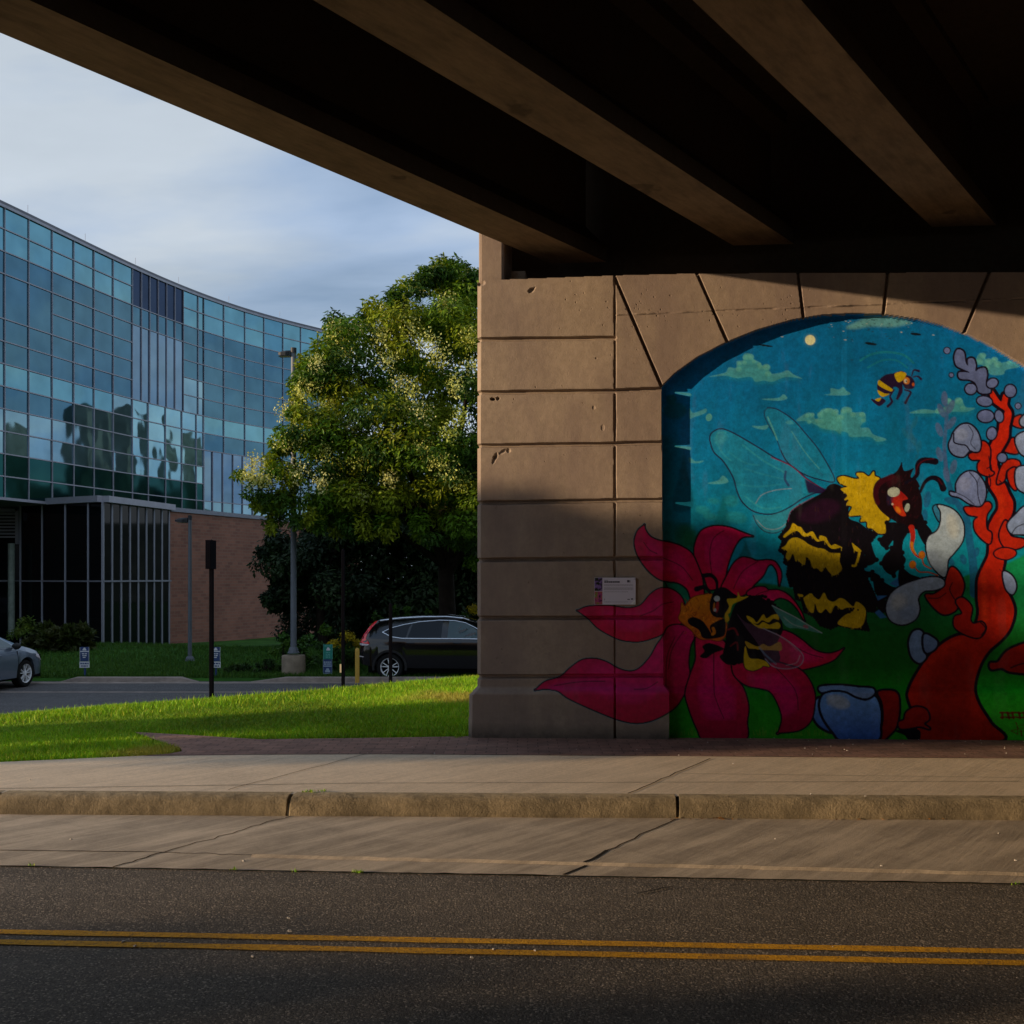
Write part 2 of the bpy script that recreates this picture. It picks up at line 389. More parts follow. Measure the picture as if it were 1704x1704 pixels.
# body
body = [(1300, 560), (1370, 500), (1470, 440), (1560, 390), (1590, 345), (1640, 325), (1700, 345), (1780, 420), (1764, 600), (1854, 650), (1944, 720), (1994, 750), (1954, 800), (1904, 880), (1874, 960), (1884, 1050), (1944, 1180), (1994, 1290), (1984, 1390), (1904, 1380), (1904, 1470), (1929, 1543), (1929, 1543), (1824, 1530), (1684, 1500), (1614, 1530), (1530, 1500), (1480, 1430), (1400, 1390), (1380, 1300), (1330, 1280), (1310, 1180), (1280, 1175), (1255, 1080), (1265, 1010), (1230, 980), (1240, 920), (1190, 880), (1220, 800), (1190, 770), (1250, 690), (1260, 640)]
fill('C', body, BLK)
for i in range(len(body)):
    a_, b_ = body[i], body[(i+1) % len(body)]
    L_ = math.hypot(b_[0]-a_[0], b_[1]-a_[1])
    if a_[0] < 1320 or a_[1] > 1150 or (a_[0] > 1850 and a_[1] > 700):
        for q in range(int(L_/26)+1):
            k_ = q*26/max(L_, 1); oval('C', (a_[0]+(b_[0]-a_[0])*k_, a_[1]+(b_[1]-a_[1])*k_), 15, 17, BLK)
if True: fill('C', [(1330, 600), (1450, 500), (1600, 450), (1700, 520), (1600, 620), (1450, 660)], (.03, .004, .03), .7, 4)
line('C', [(1260, 640), (1280, 560), (1360, 500), (1470, 440)], 1.6, (.20, .02, .10), .7)
fill('C', [(1300, 655), (1340, 680), (1370, 690), (1410, 740), (1465, 725), (1510, 790), (1560, 770), (1610, 840), (1690, 830), (1534, 760), (1574, 770), (1590, 800), (1620, 840), (1714, 862), (1650, 872), (1600, 860), (1550, 810), (1500, 800), (1440, 760), (1390, 765), (1340, 720), (1290, 730), (1230, 775), (1225, 755), (1275, 710)][:8]+[(1704, 850), (1640, 870), (1600, 850), (1560, 800), (1500, 806), (1450, 760), (1390, 765), (1340, 720), (1290, 735), (1230, 775), (1225, 755), (1275, 705)], YEL)
fill('C', [(1524, 760), (1574, 770), (1590, 800), (1620, 840), (1654, 830), (1714, 860), (1650, 850), (1600, 845), (1570, 800), (1530, 800)], YEL)
fill('C', [(1205, 865), (1240, 840), (1275, 790), (1330, 775), (1390, 800), (1430, 830), (1500, 860), (1560, 870), (1610, 900), (1680, 905), (1694, 910), (1689, 970), (1709, 1040), (1644, 1090), (1600, 1060), (1570, 1020), (1540, 1060), (1500, 1030), (1470, 1030), (1440, 960), (1410, 940), (1400, 1000), (1370, 990), (1340, 960), (1325, 975), (1300, 910), (1270, 960), (1240, 940), (1250, 885)], ((.62, .46, .01), (.45, .31, .006)))
fill('C', [(1340, 1245), (1380, 1250), (1385, 1265), (1355, 1270)], YEL)
st3 = [(1390, 1290), (1400, 1270), (1450, 1240), (1480, 1270), (1520, 1290), (1560, 1235), (1590, 1290), (1640, 1310), (1690, 1280), (1730, 1290), (1754, 1310), (1804, 1350), (1834, 1310), (1904, 1370), (1894, 1480), (1844, 1528), (1754, 1520), (1674, 1492), (1724, 1430), (1794, 1390), (1814, 1360), (1744, 1360), (1704, 1375), (1654, 1340), (1614, 1405), (1574, 1370), (1540, 1400), (1510, 1390), (1484, 1325), (1470, 1400), (1430, 1380)]
r9 = random.Random(5)
for i in range(160):
    x_, y_ = r9.uniform(1240, 1900), r9.uniform(480, 1480)
    line('C', [(x_, y_), (x_+r9.uniform(-8, 8), y_+r9.uniform(14, 34))], 1.0, r9.choice([(.035, .006, .04), (.02, .01, .03), (.05, .02, .01)]), .55) if inside_(body, x_, y_) else None
fill('C', st3, ((.55, .40, .006), (.62, .42, .006)))
for c in ((1700, 1390), (1720, 1410), (1745, 1385), (1770, 1395), (1790, 1380)): oval('C', c, 16, 13, BLK)
oval('D', (320, 1378), 9, 8, BLK)
fill('D', [(270, 820), (290, 835), (345, 880), (335, 895), (290, 880)], YEL); line('D', [(330, 900), (320, 950), (300, 1005), (275, 1010)], 4, YEL, 1)
# ruff and head
fill('D', [(150, 280), (200, 262), (290, 285), (330, 280), (308, 240), (360, 235), (410, 265), (450, 222), (460, 260), (500, 285), (470, 350), (460, 430), (495, 520), (580, 615), (550, 650), (555, 730), (490, 740), (440, 700), (400, 690), (390, 640), (340, 640), (350, 590), (245, 590), (270, 520), (225, 500), (240, 460), (205, 460), (230, 420), (175, 370), (230, 350), (170, 320)], ((.66, .47, .006), (.52, .37, .006)), out=2.4)
head = [(500, 290), (560, 270), (640, 230), (682, 160), (682, 160), (704, 222), (775, 205), (775, 205), (755, 270), (800, 290), (830, 345), (822, 362), (848, 450), (848, 560), (820, 650), (760, 700), (700, 680), (640, 640), (560, 590), (490, 520), (450, 420), (460, 340)]
fill('D', head, (.010, .002, .006), out=1)
line('D', [(480, 480), (465, 400), (500, 320), (600, 265)], 9, (.06, .003, .012), .7); oval('D', (620, 300), 70, 35, (.05, .003, .012), -30, .6, 3)
fill('D', [(596, 440), (660, 388), (690, 400), (735, 450), (690, 470), (695, 530), (720, 590), (680, 592), (630, 550), (600, 480)], ((.34, .006, .010), (.55, .04, .008))); oval('D', (590, 440), 28, 70, (.02, .012, .05), 10, .8, 1.5)
oval('D', (655, 545), 18, 34, (.7, .22, .01), -35, .8, 1); oval('D', (617, 395), 52, 40, (.46, .54, .50), -10); oval('D', (730, 525), 20, 36, (.40, .50, .47), 15); oval('D', (607, 496), 9, 9, (.6, .5, .45))
line('D', [(715, 318), (780, 285), (815, 240), (820, 165), (865, 130), (965, 140)], 5, INK, w2=11); line('D', [(800, 250), (822, 170), (880, 128), (950, 118)], 2, (.10, .003, .012), .8)
line('D', [(838, 395), (880, 310), (940, 275), (1000, 300), (1030, 365)], 4.5, INK, w2=11); line('D', [(990, 285), (1020, 330)], 2, (.10, .003, .012), .7)
# short fur strokes over the yellow bands
r10 = random.Random(6)
for i in range(900):
    x_, y_ = r10.uniform(1190, 2110), r10.uniform(230, 1540); q_ = conv('C', [(x_, y_)])[0].astype(int)
    p_ = CAN[min(q_[1], PH-1), min(q_[0], PW-1)]
    if p_[0] > .35 and p_[2] < .06 and p_[1] > .25:
        line('C', [(x_, y_), (x_+r10.uniform(-6, 6), y_+r10.uniform(14, 30))], 1.1, r10.choice([(.34, .23, .004), (.40, .28, .004), (.78, .62, .06), (.70, .52, .02)]), .6, sm=False)
for i in range(60):
    x_, y_ = r10.uniform(480, 820), r10.uniform(250, 640)
    if inside_(head, x_, y_) and not (580 < x_ < 745 and 370 < y_ < 600): line('D', [(x_, y_), (x_+r10.uniform(4, 14), y_-r10.uniform(8, 22))], 1.0, (.06, .006, .014), .6, sm=False)
# legs
for p in ([(560, 650), (700, 660), (740, 720), (700, 800), (690, 900), (720, 960), (690, 1020), (640, 1060), (620, 1095), (550, 1060), (515, 990), (540, 920), (600, 860), (612, 800), (560, 862), (510, 840), (500, 790), (550, 730)],
          [(810, 640), (850, 580), (880, 650), (940, 740), (895, 850), (830, 760), (810, 690)],
          [(420, 790), (450, 890), (475, 960), (440, 1000), (380, 1010), (340, 980), (390, 900), (405, 820)],
          [(330, 1000), (380, 1050), (440, 1060), (500, 1090), (520, 1130), (600, 1180), (660, 1200), (600, 1270), (520, 1290), (460, 1230), (440, 1120), (400, 1110), (350, 1110), (325, 1060)],
          [(670, 1020), (760, 1080), (860, 1120), (760, 1150), (660, 1170)], [(480, 1300), (530, 1290), (570, 1320), (540, 1400), (490, 1390)]):
    fill('D', p, BLK)
    for i in range(0, len(p), 2): oval('D', p[i], 20, 20, BLK)
for p in ([(580, 1160), (650, 1110), (665, 1195)], [(470, 1262), (565, 1258), (485, 1300)], [(460, 1400), (495, 1375), (560, 1440), (505, 1450)]): fill('D', p, (.03, .16, .46), sm=False)
line('D', [(765, 690), (778, 760), (768, 850), (795, 910), (828, 942)], 9.5, (.50, .02, .01), w2=2); line('D', [(768, 820), (775, 870), (805, 915)], 5, (.66, .25, .01), .9, w2=2)
for c, p in (((775, 1000), [(790, 1015), (830, 1060), (910, 1065), (985, 1090)]), ((852, 920), [(855, 940), (870, 1000), (930, 1035)])):
    line('D', p, 2.2, (.45, .08, .01)); oval('D', c, 25, 30, (.62, .20, .01), 10, out=.8, oc=(.3, .03, .01))
# red branching plant
def rb(z, p, o=3.2, c=RED): fill(z, p, c, out=o)
TR = ((.66, .024, .006), (.44, .014, .004))
rb('B', [(1590, 1010), (1670, 960), (1710, 1000), (1700, 1055), (1640, 1050)]); rb('B', [(1510, 1230), (1560, 1200), (1610, 1150), (1650, 1180), (1650, 1270), (1560, 1262)])
trunk = [(880, 1570), (870, 1450), (800, 1250), (800, 1180), (850, 1070), (950, 920), (1080, 800), (1200, 745), (1290, 755), (1335, 640), (1350, 560), (1340, 440), (1345, 300), (1385, 200), (1425, 110), (1432, 0)]
TP = [(1344+x/4.733, 900+y/4.733) for x, y in trunk]
TP += [(1364+x/5.012, 740+y/5.012) for x, y in [(1430, 780), (1412, 690), (1445, 610), (1490, 530), (1480, 450), (1420, 350), (1408, 280), (1440, 220), (1420, 110), (1415, 40), (1445, -30), (1492, -110), (1505, -200), (1545, -275), (1500, -315), (1440, -365), (1415, -450), (1440, -455), (1510, -360), (1535, -420), (1570, -400), (1565, -330), (1600, -260), (1580, -150), (1570, -50), (1510, 60), (1480, 150), (1495, 220), (1510, 290), (1545, 330), (1575, 400), (1612, 480), (1605, 570), (1565, 640), (1500, 730), (1510, 800), (1540, 900), (1535, 980)]]
TP += [(1344+x/4.733, 900+y/4.733) for x, y in [(1530, 250), (1540, 350), (1600, 460), (1625, 560), (1590, 690), (1520, 780), (1420, 870), (1350, 990), (1310, 1150), (1340, 1280), (1440, 1440), (1520, 1570)]]
fill('P', TP, TR, out=5.5)
fill('G', [(1000, 1000), (1200, 860), (1300, 900), (1280, 1100), (1250, 1500), (1000, 1500), (900, 1300), (880, 1180)], (.20, .006, .003), .55, 9); fill('G', [(1370, 250), (1400, 250), (1420, 600), (1380, 720), (1370, 500)], (.75, .05, .008), .4, 4); fill('D', [(1440, 300), (1470, 330), (1530, 450), (1540, 600), (1480, 740), (1500, 600), (1490, 450)], (.72, .05, .008), .35, 2.5)
rb('D', [(1210, 525), (1290, 520), (1400, 480), (1430, 520), (1390, 590), (1390, 700), (1430, 740), (1420, 820), (1370, 800), (1300, 720), (1290, 640), (1320, 600), (1240, 580)], 3)
rb('B', [(1250, 1285), (1330, 1250), (1350, 1180), (1390, 1190), (1420, 1250), (1415, 1400), (1450, 1440), (1400, 1462), (1330, 1430), (1320, 1370), (1340, 1330), (1270, 1325)], 3)
rb('D', [(1480, 320), (1500, 230), (1540, 150), (1600, 125), (1660, 140), (1668, 190), (1620, 200), (1560, 210), (1540, 290), (1510, 320)], 3); rb('D', [(1570, 230), (1640, 200), (1640, 370), (1590, 330)], 3)
rb('D', [(1500, 760), (1530, 660), (1560, 640), (1590, 760), (1700, 790), (1704, 840), (1620, 870), (1540, 850)], 3); rb('D', [(1460, 895), (1530, 862), (1620, 880), (1630, 920), (1560, 955), (1475, 935)], 2.5)
rb('G', [(1440, 965), (1500, 955), (1560, 880), (1650, 830), (1800, 790), (2000, 800), (2000, 1060), (1800, 1050), (1600, 1030), (1530, 1000), (1450, 1010)], 4.5, ((.42, .012, .006), (.30, .008, .005)))
rb('G', [(930, 430), (1000, 420), (1080, 360), (1090, 310), (1130, 210), (1190, 250), (1230, 350), (1200, 450), (1170, 470), (1170, 540), (1080, 580), (1000, 530)], 3.2, ((.50, .02, .006), (.34, .01, .006)))
rb('G', [(1170, 480), (1220, 450), (1290, 520), (1280, 620), (1310, 655), (1370, 640), (1400, 690), (1350, 760), (1250, 740), (1160, 680), (1160, 600), (1220, 570)], 3, (.42, .012, .006))
rb('G', [(560, 1190), (690, 1190), (720, 1290), (700, 1450), (640, 1530), (580, 1565), (600, 1400), (590, 1270)], 4, (.30, .008, .006))
rb('G', [(720, 1430), (760, 1410), (780, 1350), (850, 1310), (930, 1330), (955, 1400), (915, 1440), (960, 1480), (880, 1460), (800, 1475), (730, 1475)], 3.5, (.34, .01, .006))
fill('G', [(690, 1500), (760, 1480), (880, 1490), (880, 1570), (800, 1570), (760, 1530)], BLK)
for z, p, w in (('D', [(1415, 250), (1425, 330), (1400, 400)], 2.5), ('B', [(1410, 1300), (1420, 1380), (1395, 1400)], 2), ('D', [(1500, 300), (1520, 320), (1500, 322)], 2), ('G', [(1360, 640), (1400, 690), (1370, 740)], 2), ('G', [(1140, 330), (1120, 390), (1170, 480)], 2), ('G', [(950, 450), (1030, 450), (1090, 410)], 1.6), ('G', [(1600, 1000), (1680, 970), (1760, 960)], 2.5), ('D', [(1500, 1040), (1540, 1080)], 1)):
    line(z, p, w, INK, .9)
for z, p, w in (('G', [(1380, 300), (1380, 500), (1400, 620)], 9), ('G', [(960, 960), (1100, 830), (1220, 790)], 8), ('D', [(1520, 420), (1560, 520)], 6), ('D', [(1450, 280), (1460, 380), (1520, 480)], 5)):
    line(z, p, w, (.72, .04, .006), .25)
# pale buds
def bud(z, p, c=PALE, o=3.0): fill(z, p, (mul(c, 1.1), mul(c, .8)), out=o)
bud('B', [(1125, 470), (1150, 410), (1200, 430), (1215, 510), (1237, 545), (1240, 490), (1280, 485), (1300, 530), (1300, 590), (1330, 570), (1380, 565), (1395, 620), (1385, 690), (1425, 745), (1410, 772), (1330, 765), (1300, 690), (1250, 660), (1170, 650), (1165, 600), (1250, 600), (1190, 570), (1140, 540)], BLUG, 3.2)
for c, a, b, r_ in (((1260, 738), 45, 42, 0), ((1440, 690), 45, 35, -25), ((1375, 840), 62, 38, 10), ((1590, 755), 45, 50, 0), ((1385, 965), 65, 48, 0), ((1497, 965), 32, 48, -10), ((1435, 1110), 38, 50, 10), ((1522, 1312), 36, 36, 0)):
    oval('B', c, a, b, (mul(BLUG, 1.25), BLUG), r_, out=2.6)
for c, a in (((1062, 418), 24), ((1098, 622), 16), ((1655, 880), 22)): oval('B', c, a, a, mul(BLUG, 1.2), out=1.6)
bud('B', [(1080, 1200), (1100, 1150), (1120, 1100), (1180, 1040), (1250, 1035), (1310, 1090), (1340, 1180), (1330, 1250), (1290, 1260), (1250, 1250), (1200, 1300), (1130, 1290), (1090, 1250)], (.20, .29, .62), 3)
line('B', [(1120, 1110), (1120, 1180), (1170, 1200), (1220, 1210), (1250, 1250)], 2.4, INK); line('B', [(1240, 1040), (1280, 1110), (1260, 1190), (1300, 1240)], 1.4, INK, .8); oval('B', (1185, 1120), 55, 50, (.32, .42, .74), 0, .6, 2)
bud('D', [(1140, 330), (1180, 260), (1240, 225), (1310, 240), (1370, 320), (1385, 400), (1370, 470), (1330, 510), (1250, 490), (1170, 440), (1100, 420), (1090, 395), (1140, 400)], (.20, .28, .62), 3)
line('D', [(1250, 230), (1310, 310), (1320, 420), (1340, 500)], 1.6, INK, .9); line('D', [(1310, 330), (1340, 260)], 1.2, INK, .7); line('D', [(1140, 400), (1220, 440), (1290, 500)], 1.4, INK, .8); oval('D', (1210, 330), 50, 60, (.30, .38, .70), 0, .6, 2)
for z, p in (('B', [(1680, 985), (1770, 930), (1800, 1050), (1690, 1045)]), ('B', [(1640, 1140), (1704, 1100), (1800, 1110), (1800, 1300), (1690, 1285), (1640, 1200)]), ('D', [(1640, 210), (1704, 180), (1800, 200), (1800, 400), (1690, 390), (1640, 330)]), ('D', [(1570, 660), (1640, 580), (1704, 520), (1800, 500), (1800, 720), (1650, 745), (1590, 730)])):
    bud(z, p)
line('D', [(1600, 745), (1640, 690), (1704, 660)], 1.6, INK, .9)
bud('G', [(1540, 250), (1590, 260), (1630, 310), (1640, 370), (1610, 420), (1560, 370)], PALE, 3)
bud('D', [(950, 520), (990, 505), (1012, 560), (1000, 640), (960, 570)], (.03, .22, .44), 2.4)
bud('D', [(990, 505), (1090, 530), (1160, 590), (1200, 680), (1190, 800), (1120, 900), (1070, 960), (1060, 1050), (1040, 1100), (990, 1070), (920, 980), (890, 860), (910, 770), (980, 720), (1010, 650), (1012, 560)], (.40, .54, .72), 2.6)
oval('D', (1110, 680), 50, 110, (.62, .66, .62), -10, .5, 4); oval('D', (960, 960), 50, 90, (.25, .34, .50), -25, .6, 4)
bud('D', [(560, 1330), (600, 1240), (700, 1170), (850, 1120), (960, 1105), (1030, 1130), (1030, 1180), (960, 1210), (870, 1220), (820, 1280), (830, 1380), (790, 1460), (690, 1500), (600, 1470), (560, 1400)], (.30, .42, .62), 2.8)
oval('D', (660, 1310), 70, 70, (.55, .60, .60), -30, .5, 5); oval('D', (740, 1400), 80, 70, (.14, .24, .46), 0, .45, 5)
bud('G', [(800, 800), (830, 720), (880, 705), (910, 740), (905, 820), (920, 880), (930, 920), (880, 960), (820, 910)], (.18, .32, .60), 4); bud('G', [(920, 740), (980, 760), (1020, 800), (1000, 850), (940, 880), (915, 830)], (.15, .27, .55), 4)
BF = ((.17, .40, .85), (.04, .12, .48))
fill('G', [(40, 1310), (90, 1240), (110, 1310), (130, 1400), (190, 1500), (100, 1460), (50, 1390)], BF, out=4.5)
fill('G', [(110, 1240), (150, 1200), (250, 1180), (350, 1220), (450, 1250), (530, 1230), (570, 1330), (570, 1450), (540, 1570), (280, 1570), (200, 1500), (130, 1400), (100, 1310)], BF, out=4.5)
fill('G', [(100, 1150), (250, 1140), (400, 1155), (510, 1165), (520, 1205), (460, 1240), (380, 1222), (300, 1182), (200, 1172), (110, 1190)], (.20, .34, .64), out=4)
oval('G', (240, 1268), 95, 52, (.46, .54, .60), 20, .75, 3); line('G', [(160, 1290), (210, 1235), (300, 1250), (330, 1300), (250, 1315), (215, 1285), (250, 1265)], 1.8, (.34, .44, .58), .7)
# crimson flower
def pet(z, p, c=CRI, o=2.8): fill(z, p, c, out=o)
fill('E', [(1080, 505), (1150, 515), (1230, 570), (1285, 665), (1240, 690), (1180, 620), (1110, 570)], (.004, .18, .11), out=2)
fill('E', [(1060, 880), (1090, 830), (1150, 820), (1180, 850), (1110, 900), (1070, 960)], (.004, .16, .07), out=2)
def shade_pet(z, p, k):
    cx_ = sum(q[0] for q in p)/len(p); cy_ = sum(q[1] for q in p)/len(p)
    keep_ = CAN.copy(); fill(z, [(cx_+(x-cx_)*.62, cy_+(y-cy_)*.62) for x, y in p], (.74, .010, .20), .5*k, 5)
    x0, y0, M = pmask(crom(conv(z, p))); M = np.clip(M, 0, 1)[..., None]; t_ = CAN[y0:y0+M.shape[0], x0:x0+M.shape[1]].copy()
    CAN[:] = keep_; CAN[y0:y0+M.shape[0], x0:x0+M.shape[1]] = keep_[y0:y0+M.shape[0], x0:x0+M.shape[1]]*(1-M)+t_*M
_pet0 = pet
def pet(z, p, c=CRI, o=2.8):
    _pet0(z, p, c, o); shade_pet(z, p, 1)
pet('C', [(480, 900), (490, 820), (530, 730), (600, 690), (680, 680), (780, 695), (870, 730), (955, 762), (955, 762), (880, 770), (830, 820), (790, 900), (750, 1020), (715, 1180), (660, 1200), (600, 1200), (560, 1100), (500, 1000)])
pet('C', [(700, 1220), (760, 1080), (810, 990), (870, 945), (940, 950), (1000, 970), (1090, 965), (1150, 980), (1195, 1050), (1200, 1110), (1186, 1165), (1186, 1165), (1170, 1060), (1130, 1000), (1090, 1010), (1050, 1090), (980, 1160), (920, 1230), (860, 1260), (780, 1260)])
pet('C', [(920, 1245), (980, 1195), (1060, 1190), (1100, 1215), (1180, 1215), (1260, 1255), (1320, 1320), (1370, 1400), (1392, 1462), (1392, 1462), (1340, 1370), (1270, 1300), (1200, 1275), (1150, 1290), (1110, 1325), (1040, 1310)])
pet('E', [(908, 68), (908, 68), (860, 110), (835, 190), (850, 280), (900, 370), (960, 440), (1030, 490), (1090, 505), (1180, 520), (1250, 570), (1290, 660), (1370, 640), (1365, 500), (1330, 390), (1280, 290), (1200, 235), (1110, 205), (1030, 190), (960, 160), (920, 110)])
pet('E', [(388, 740), (388, 740), (440, 715), (520, 703), (640, 703), (760, 720), (830, 715), (890, 690), (950, 620), (1020, 570), (1100, 565), (1180, 610), (1220, 680), (1230, 800), (1190, 840), (1110, 870), (1050, 920), (1000, 945), (900, 975), (820, 980), (720, 965), (620, 920), (540, 870), (470, 800)], o=2.4)
pet('F', [(1040, 720), (1110, 725), (1200, 780), (1300, 860), (1400, 890), (1480, 875), (1527, 853), (1527, 853), (1460, 930), (1370, 970), (1260, 1000), (1180, 1010), (1060, 980), (1000, 860)])
pet('F', [(640, 980), (720, 960), (850, 980), (1000, 960), (1100, 985), (1180, 1010), (1250, 1080), (1300, 1190), (1300, 1300), (1270, 1420), (1180, 1490), (1022, 1510), (1022, 1510), (1050, 1400), (1020, 1290), (960, 1190), (880, 1160), (780, 1140), (700, 1090), (650, 1030)], ((.50, .003, .06), (.42, .003, .045)))
pet('E', [(58, 1360), (58, 1360), (130, 1300), (250, 1260), (330, 1190), (420, 1130), (520, 1120), (610, 1145), (690, 1190), (760, 1215), (830, 1215), (890, 1180), (960, 1100), (1010, 1010), (1060, 940), (1100, 870), (1180, 852), (1260, 880), (1300, 940), (1270, 1020), (1255, 1150), (1270, 1300), (1230, 1380), (1150, 1500), (1000, 1590), (860, 1622), (720, 1600), (560, 1540), (400, 1470), (300, 1420), (230, 1370), (150, 1355)], ((.56, .005, .13), (.52, .003, .04)), o=2.6)
fill('E', [(150, 1340), (330, 1290), (560, 1290), (800, 1310), (1090, 1330), (1090, 1380), (700, 1375), (300, 1372)], (.50, .006, .16), .6, 2)
pet('F', [(370, 770), (440, 780), (560, 780), (610, 830), (640, 980), (660, 1060), (740, 1160), (780, 1300), (770, 1420), (750, 1570), (450, 1570), (380, 1480), (310, 1300), (290, 1190), (330, 1050), (370, 930)], ((.56, .005, .07), (.42, .003, .04)))
for z, p in (('E', [(905, 200), (950, 260), (1010, 290)]), ('E', [(1060, 325), (1200, 390), (1290, 500)]), ('C', [(725, 715), (640, 780), (608, 900), (622, 1070)]), ('C', [(1010, 972), (880, 1060), (805, 1200)]), ('C', [(1100, 1215), (1020, 1240), (980, 1270)]), ('F', [(510, 870), (512, 1170), (535, 1270), (590, 1400)]), ('F', [(990, 990), (1120, 1130), (1165, 1220), (1175, 1330)]), ('F', [(1160, 840), (1260, 890), (1370, 920)]), ('E', [(880, 780), (980, 740), (1050, 690), (1140, 670)]), ('E', [(200, 1330), (400, 1300), (600, 1295)]), ('E', [(830, 1360), (930, 1350), (1015, 1300)]), ('E', [(1100, 1200), (1130, 1040), (1220, 900)]), ('E', [(1080, 1330), (1090, 1100), (1150, 950)])):
    line(z, p, 1.5, INK, .85)
# flower centre and its bee
fill('F', [(258, 488), (285, 515), (340, 450), (430, 425), (500, 428), (520, 560), (560, 600), (605, 640), (612, 720), (560, 785), (480, 775), (400, 770), (330, 700), (238, 620), (250, 560)], ((.66, .24, .01), (.52, .11, .008)), out=1.6, oc=(.2, .02, .01))
r2 = random.Random(4)
for i in range(60):
    x, y = r2.uniform(280, 560), r2.uniform(440, 740); line('F', [(x, y), (x+r2.uniform(-18, 18), y+r2.uniform(4, 24)), (x+r2.uniform(-22, 22), y+r2.uniform(10, 34))], 1.1, r2.choice([(.35, .05, .01), (.8, .38, .02), (.25, .03, .01)]), .8)
fill('F', [(305, 620), (350, 600), (420, 630), (460, 680), (490, 725), (480, 670), (540, 630), (600, 620), (600, 730), (560, 760), (470, 772), (420, 760), (390, 700), (320, 660)], BLK)
line('F', [(505, 690), (515, 720), (500, 735)], 5, (.6, .2, .01), .9)
for p in ([(680, 500), (740, 460), (850, 435), (930, 470), (1000, 520), (1040, 600), (1055, 700), (1030, 760), (1010, 820), (1030, 940), (900, 955), (760, 960), (700, 970), (650, 940), (600, 960), (580, 900), (600, 800), (610, 700), (640, 600)],
          [(420, 830), (480, 805), (590, 850), (510, 885), (450, 925), (400, 910), (435, 870)], [(555, 910), (620, 885), (655, 960), (610, 972)], [(610, 760), (660, 740), (720, 800), (700, 960), (640, 960)]):
    fill('F', p, BLK)
for i in range(14): oval('F', (700+i*24, 455-18*math.sin(i/13*3.1)+r2.uniform(-5, 5)+max(0, i-9)*18), 17, 14, BLK)
line('F', [(620, 700), (670, 690), (700, 740)], 3, (.25, .01, .02), .7); line('F', [(640, 830), (690, 800), (700, 860)], 2.5, (.25, .01, .02), .6)
fill('F', [(480, 480), (520, 390), (590, 365), (660, 410), (700, 450), (630, 520), (605, 590), (540, 605), (490, 570)], BLK)
oval('F', (525, 515), 48, 82, (.008, .005, .01)); oval('F', (537, 520), 13, 46, (.30, .02, .03), 8); oval('F', (512, 520), 8, 35, (.45, .16, .02), 5); oval('F', (535, 455), 24, 22, (.45, .55, .62)); oval('F', (520, 545), 11, 14, (.35, .42, .5))
line('F', [(535, 400), (532, 320), (490, 272), (430, 275)], 4, INK, w2=8); line('F', [(480, 410), (440, 365), (375, 380)], 4, INK, w2=9)
fill('F', [(615, 460), (690, 450), (700, 403), (722, 440), (782, 438), (725, 470), (660, 500), (640, 560), (622, 580), (632, 620), (605, 642), (598, 580), (630, 520)], YEL)
fill('F', [(770, 590), (820, 612), (850, 642), (900, 580), (925, 612), (970, 585), (1012, 580), (1022, 622), (980, 612), (940, 642), (890, 625), (850, 652), (790, 632)], YEL)
fill('F', [(805, 642), (860, 665), (900, 640), (950, 660), (1010, 640), (1034, 665), (1020, 692), (960, 690), (880, 690), (840, 672)], YEL)
fill('F', [(760, 790), (850, 832), (900, 812), (950, 832), (1030, 796), (1044, 860), (980, 862), (900, 860), (830, 850), (780, 842)], (.50, .33, .02), .95)
fill('F', [(758, 830), (790, 920), (860, 930), (920, 950), (948, 990), (900, 984), (880, 1000), (820, 1022), (760, 1002), (748, 930)], YEL, out=1.5)
sw = [(690, 570), (760, 640), (900, 690), (1050, 760), (1160, 840), (1215, 910), (1190, 980), (1090, 1008), (980, 990), (915, 930), (850, 800), (760, 680)]
fill('F', sw, (.22, .10, .20), .28); line('F', sw[2:10], 1.6, (.34, .34, .50), .8); line('F', [(870, 840), (920, 900), (1000, 970)], 3, (.16, .30, .5), .5); line('F', [(1080, 980), (1160, 960), (1190, 900)], 1.4, (.5, .42, .55), .6); line('F', [(1000, 730), (1100, 800), (1170, 870)], 1.4, (.45, .2, .3), .6)
sw2 = [(970, 510), (1050, 550), (1150, 600), (1250, 660), (1362, 726), (1280, 712), (1180, 690), (1090, 680), (1040, 620)]
fill('F', sw2, (.10, .34, .36), .6); line('F', sw2[:5], 1.5, (.35, .45, .5), .8); line('F', [(1060, 600), (1140, 660), (1250, 690)], 2, (.3, .42, .42), .6); oval('F', (1235, 675), 22, 12, (.4, .05, .12), 20, .7)
# little bee in the sky
fill('B', [(478, 720), (500, 660), (550, 620), (610, 608), (640, 598), (690, 588), (722, 620), (762, 636), (792, 680), (782, 732), (720, 737), (690, 700), (692, 760), (655, 822), (640, 815), (660, 740), (620, 720), (600, 765), (540, 802), (500, 772)], (.02, .008, .045))
fill('B', [(628, 610), (680, 594), (722, 610), (702, 655), (660, 682), (632, 650)], YEL); oval('B', (725, 670), 27, 30, (.55, .18, .02)); oval('B', (717, 672), 13, 17, (.65, .68, .6)); oval('B', (722, 674), 6, 8, BLK)
fill('B', [(495, 665), (535, 690), (608, 742), (590, 757), (530, 732), (486, 700)], YEL); fill('B', [(486, 748), (540, 775), (580, 780), (525, 803), (490, 775)], YEL)
fill('B', [(428, 820), (480, 832), (520, 815), (550, 840), (500, 880), (455, 855)], (.02, .008, .045)); fill('B', [(462, 826), (512, 812), (492, 842)], YEL)
for p in ([(620, 745), (588, 800), (602, 845), (568, 882)], [(710, 745), (758, 765), (735, 815), (715, 855)], [(672, 745), (648, 818)]): line('B', p, 2.6, (.02, .008, .045), w2=4.5)
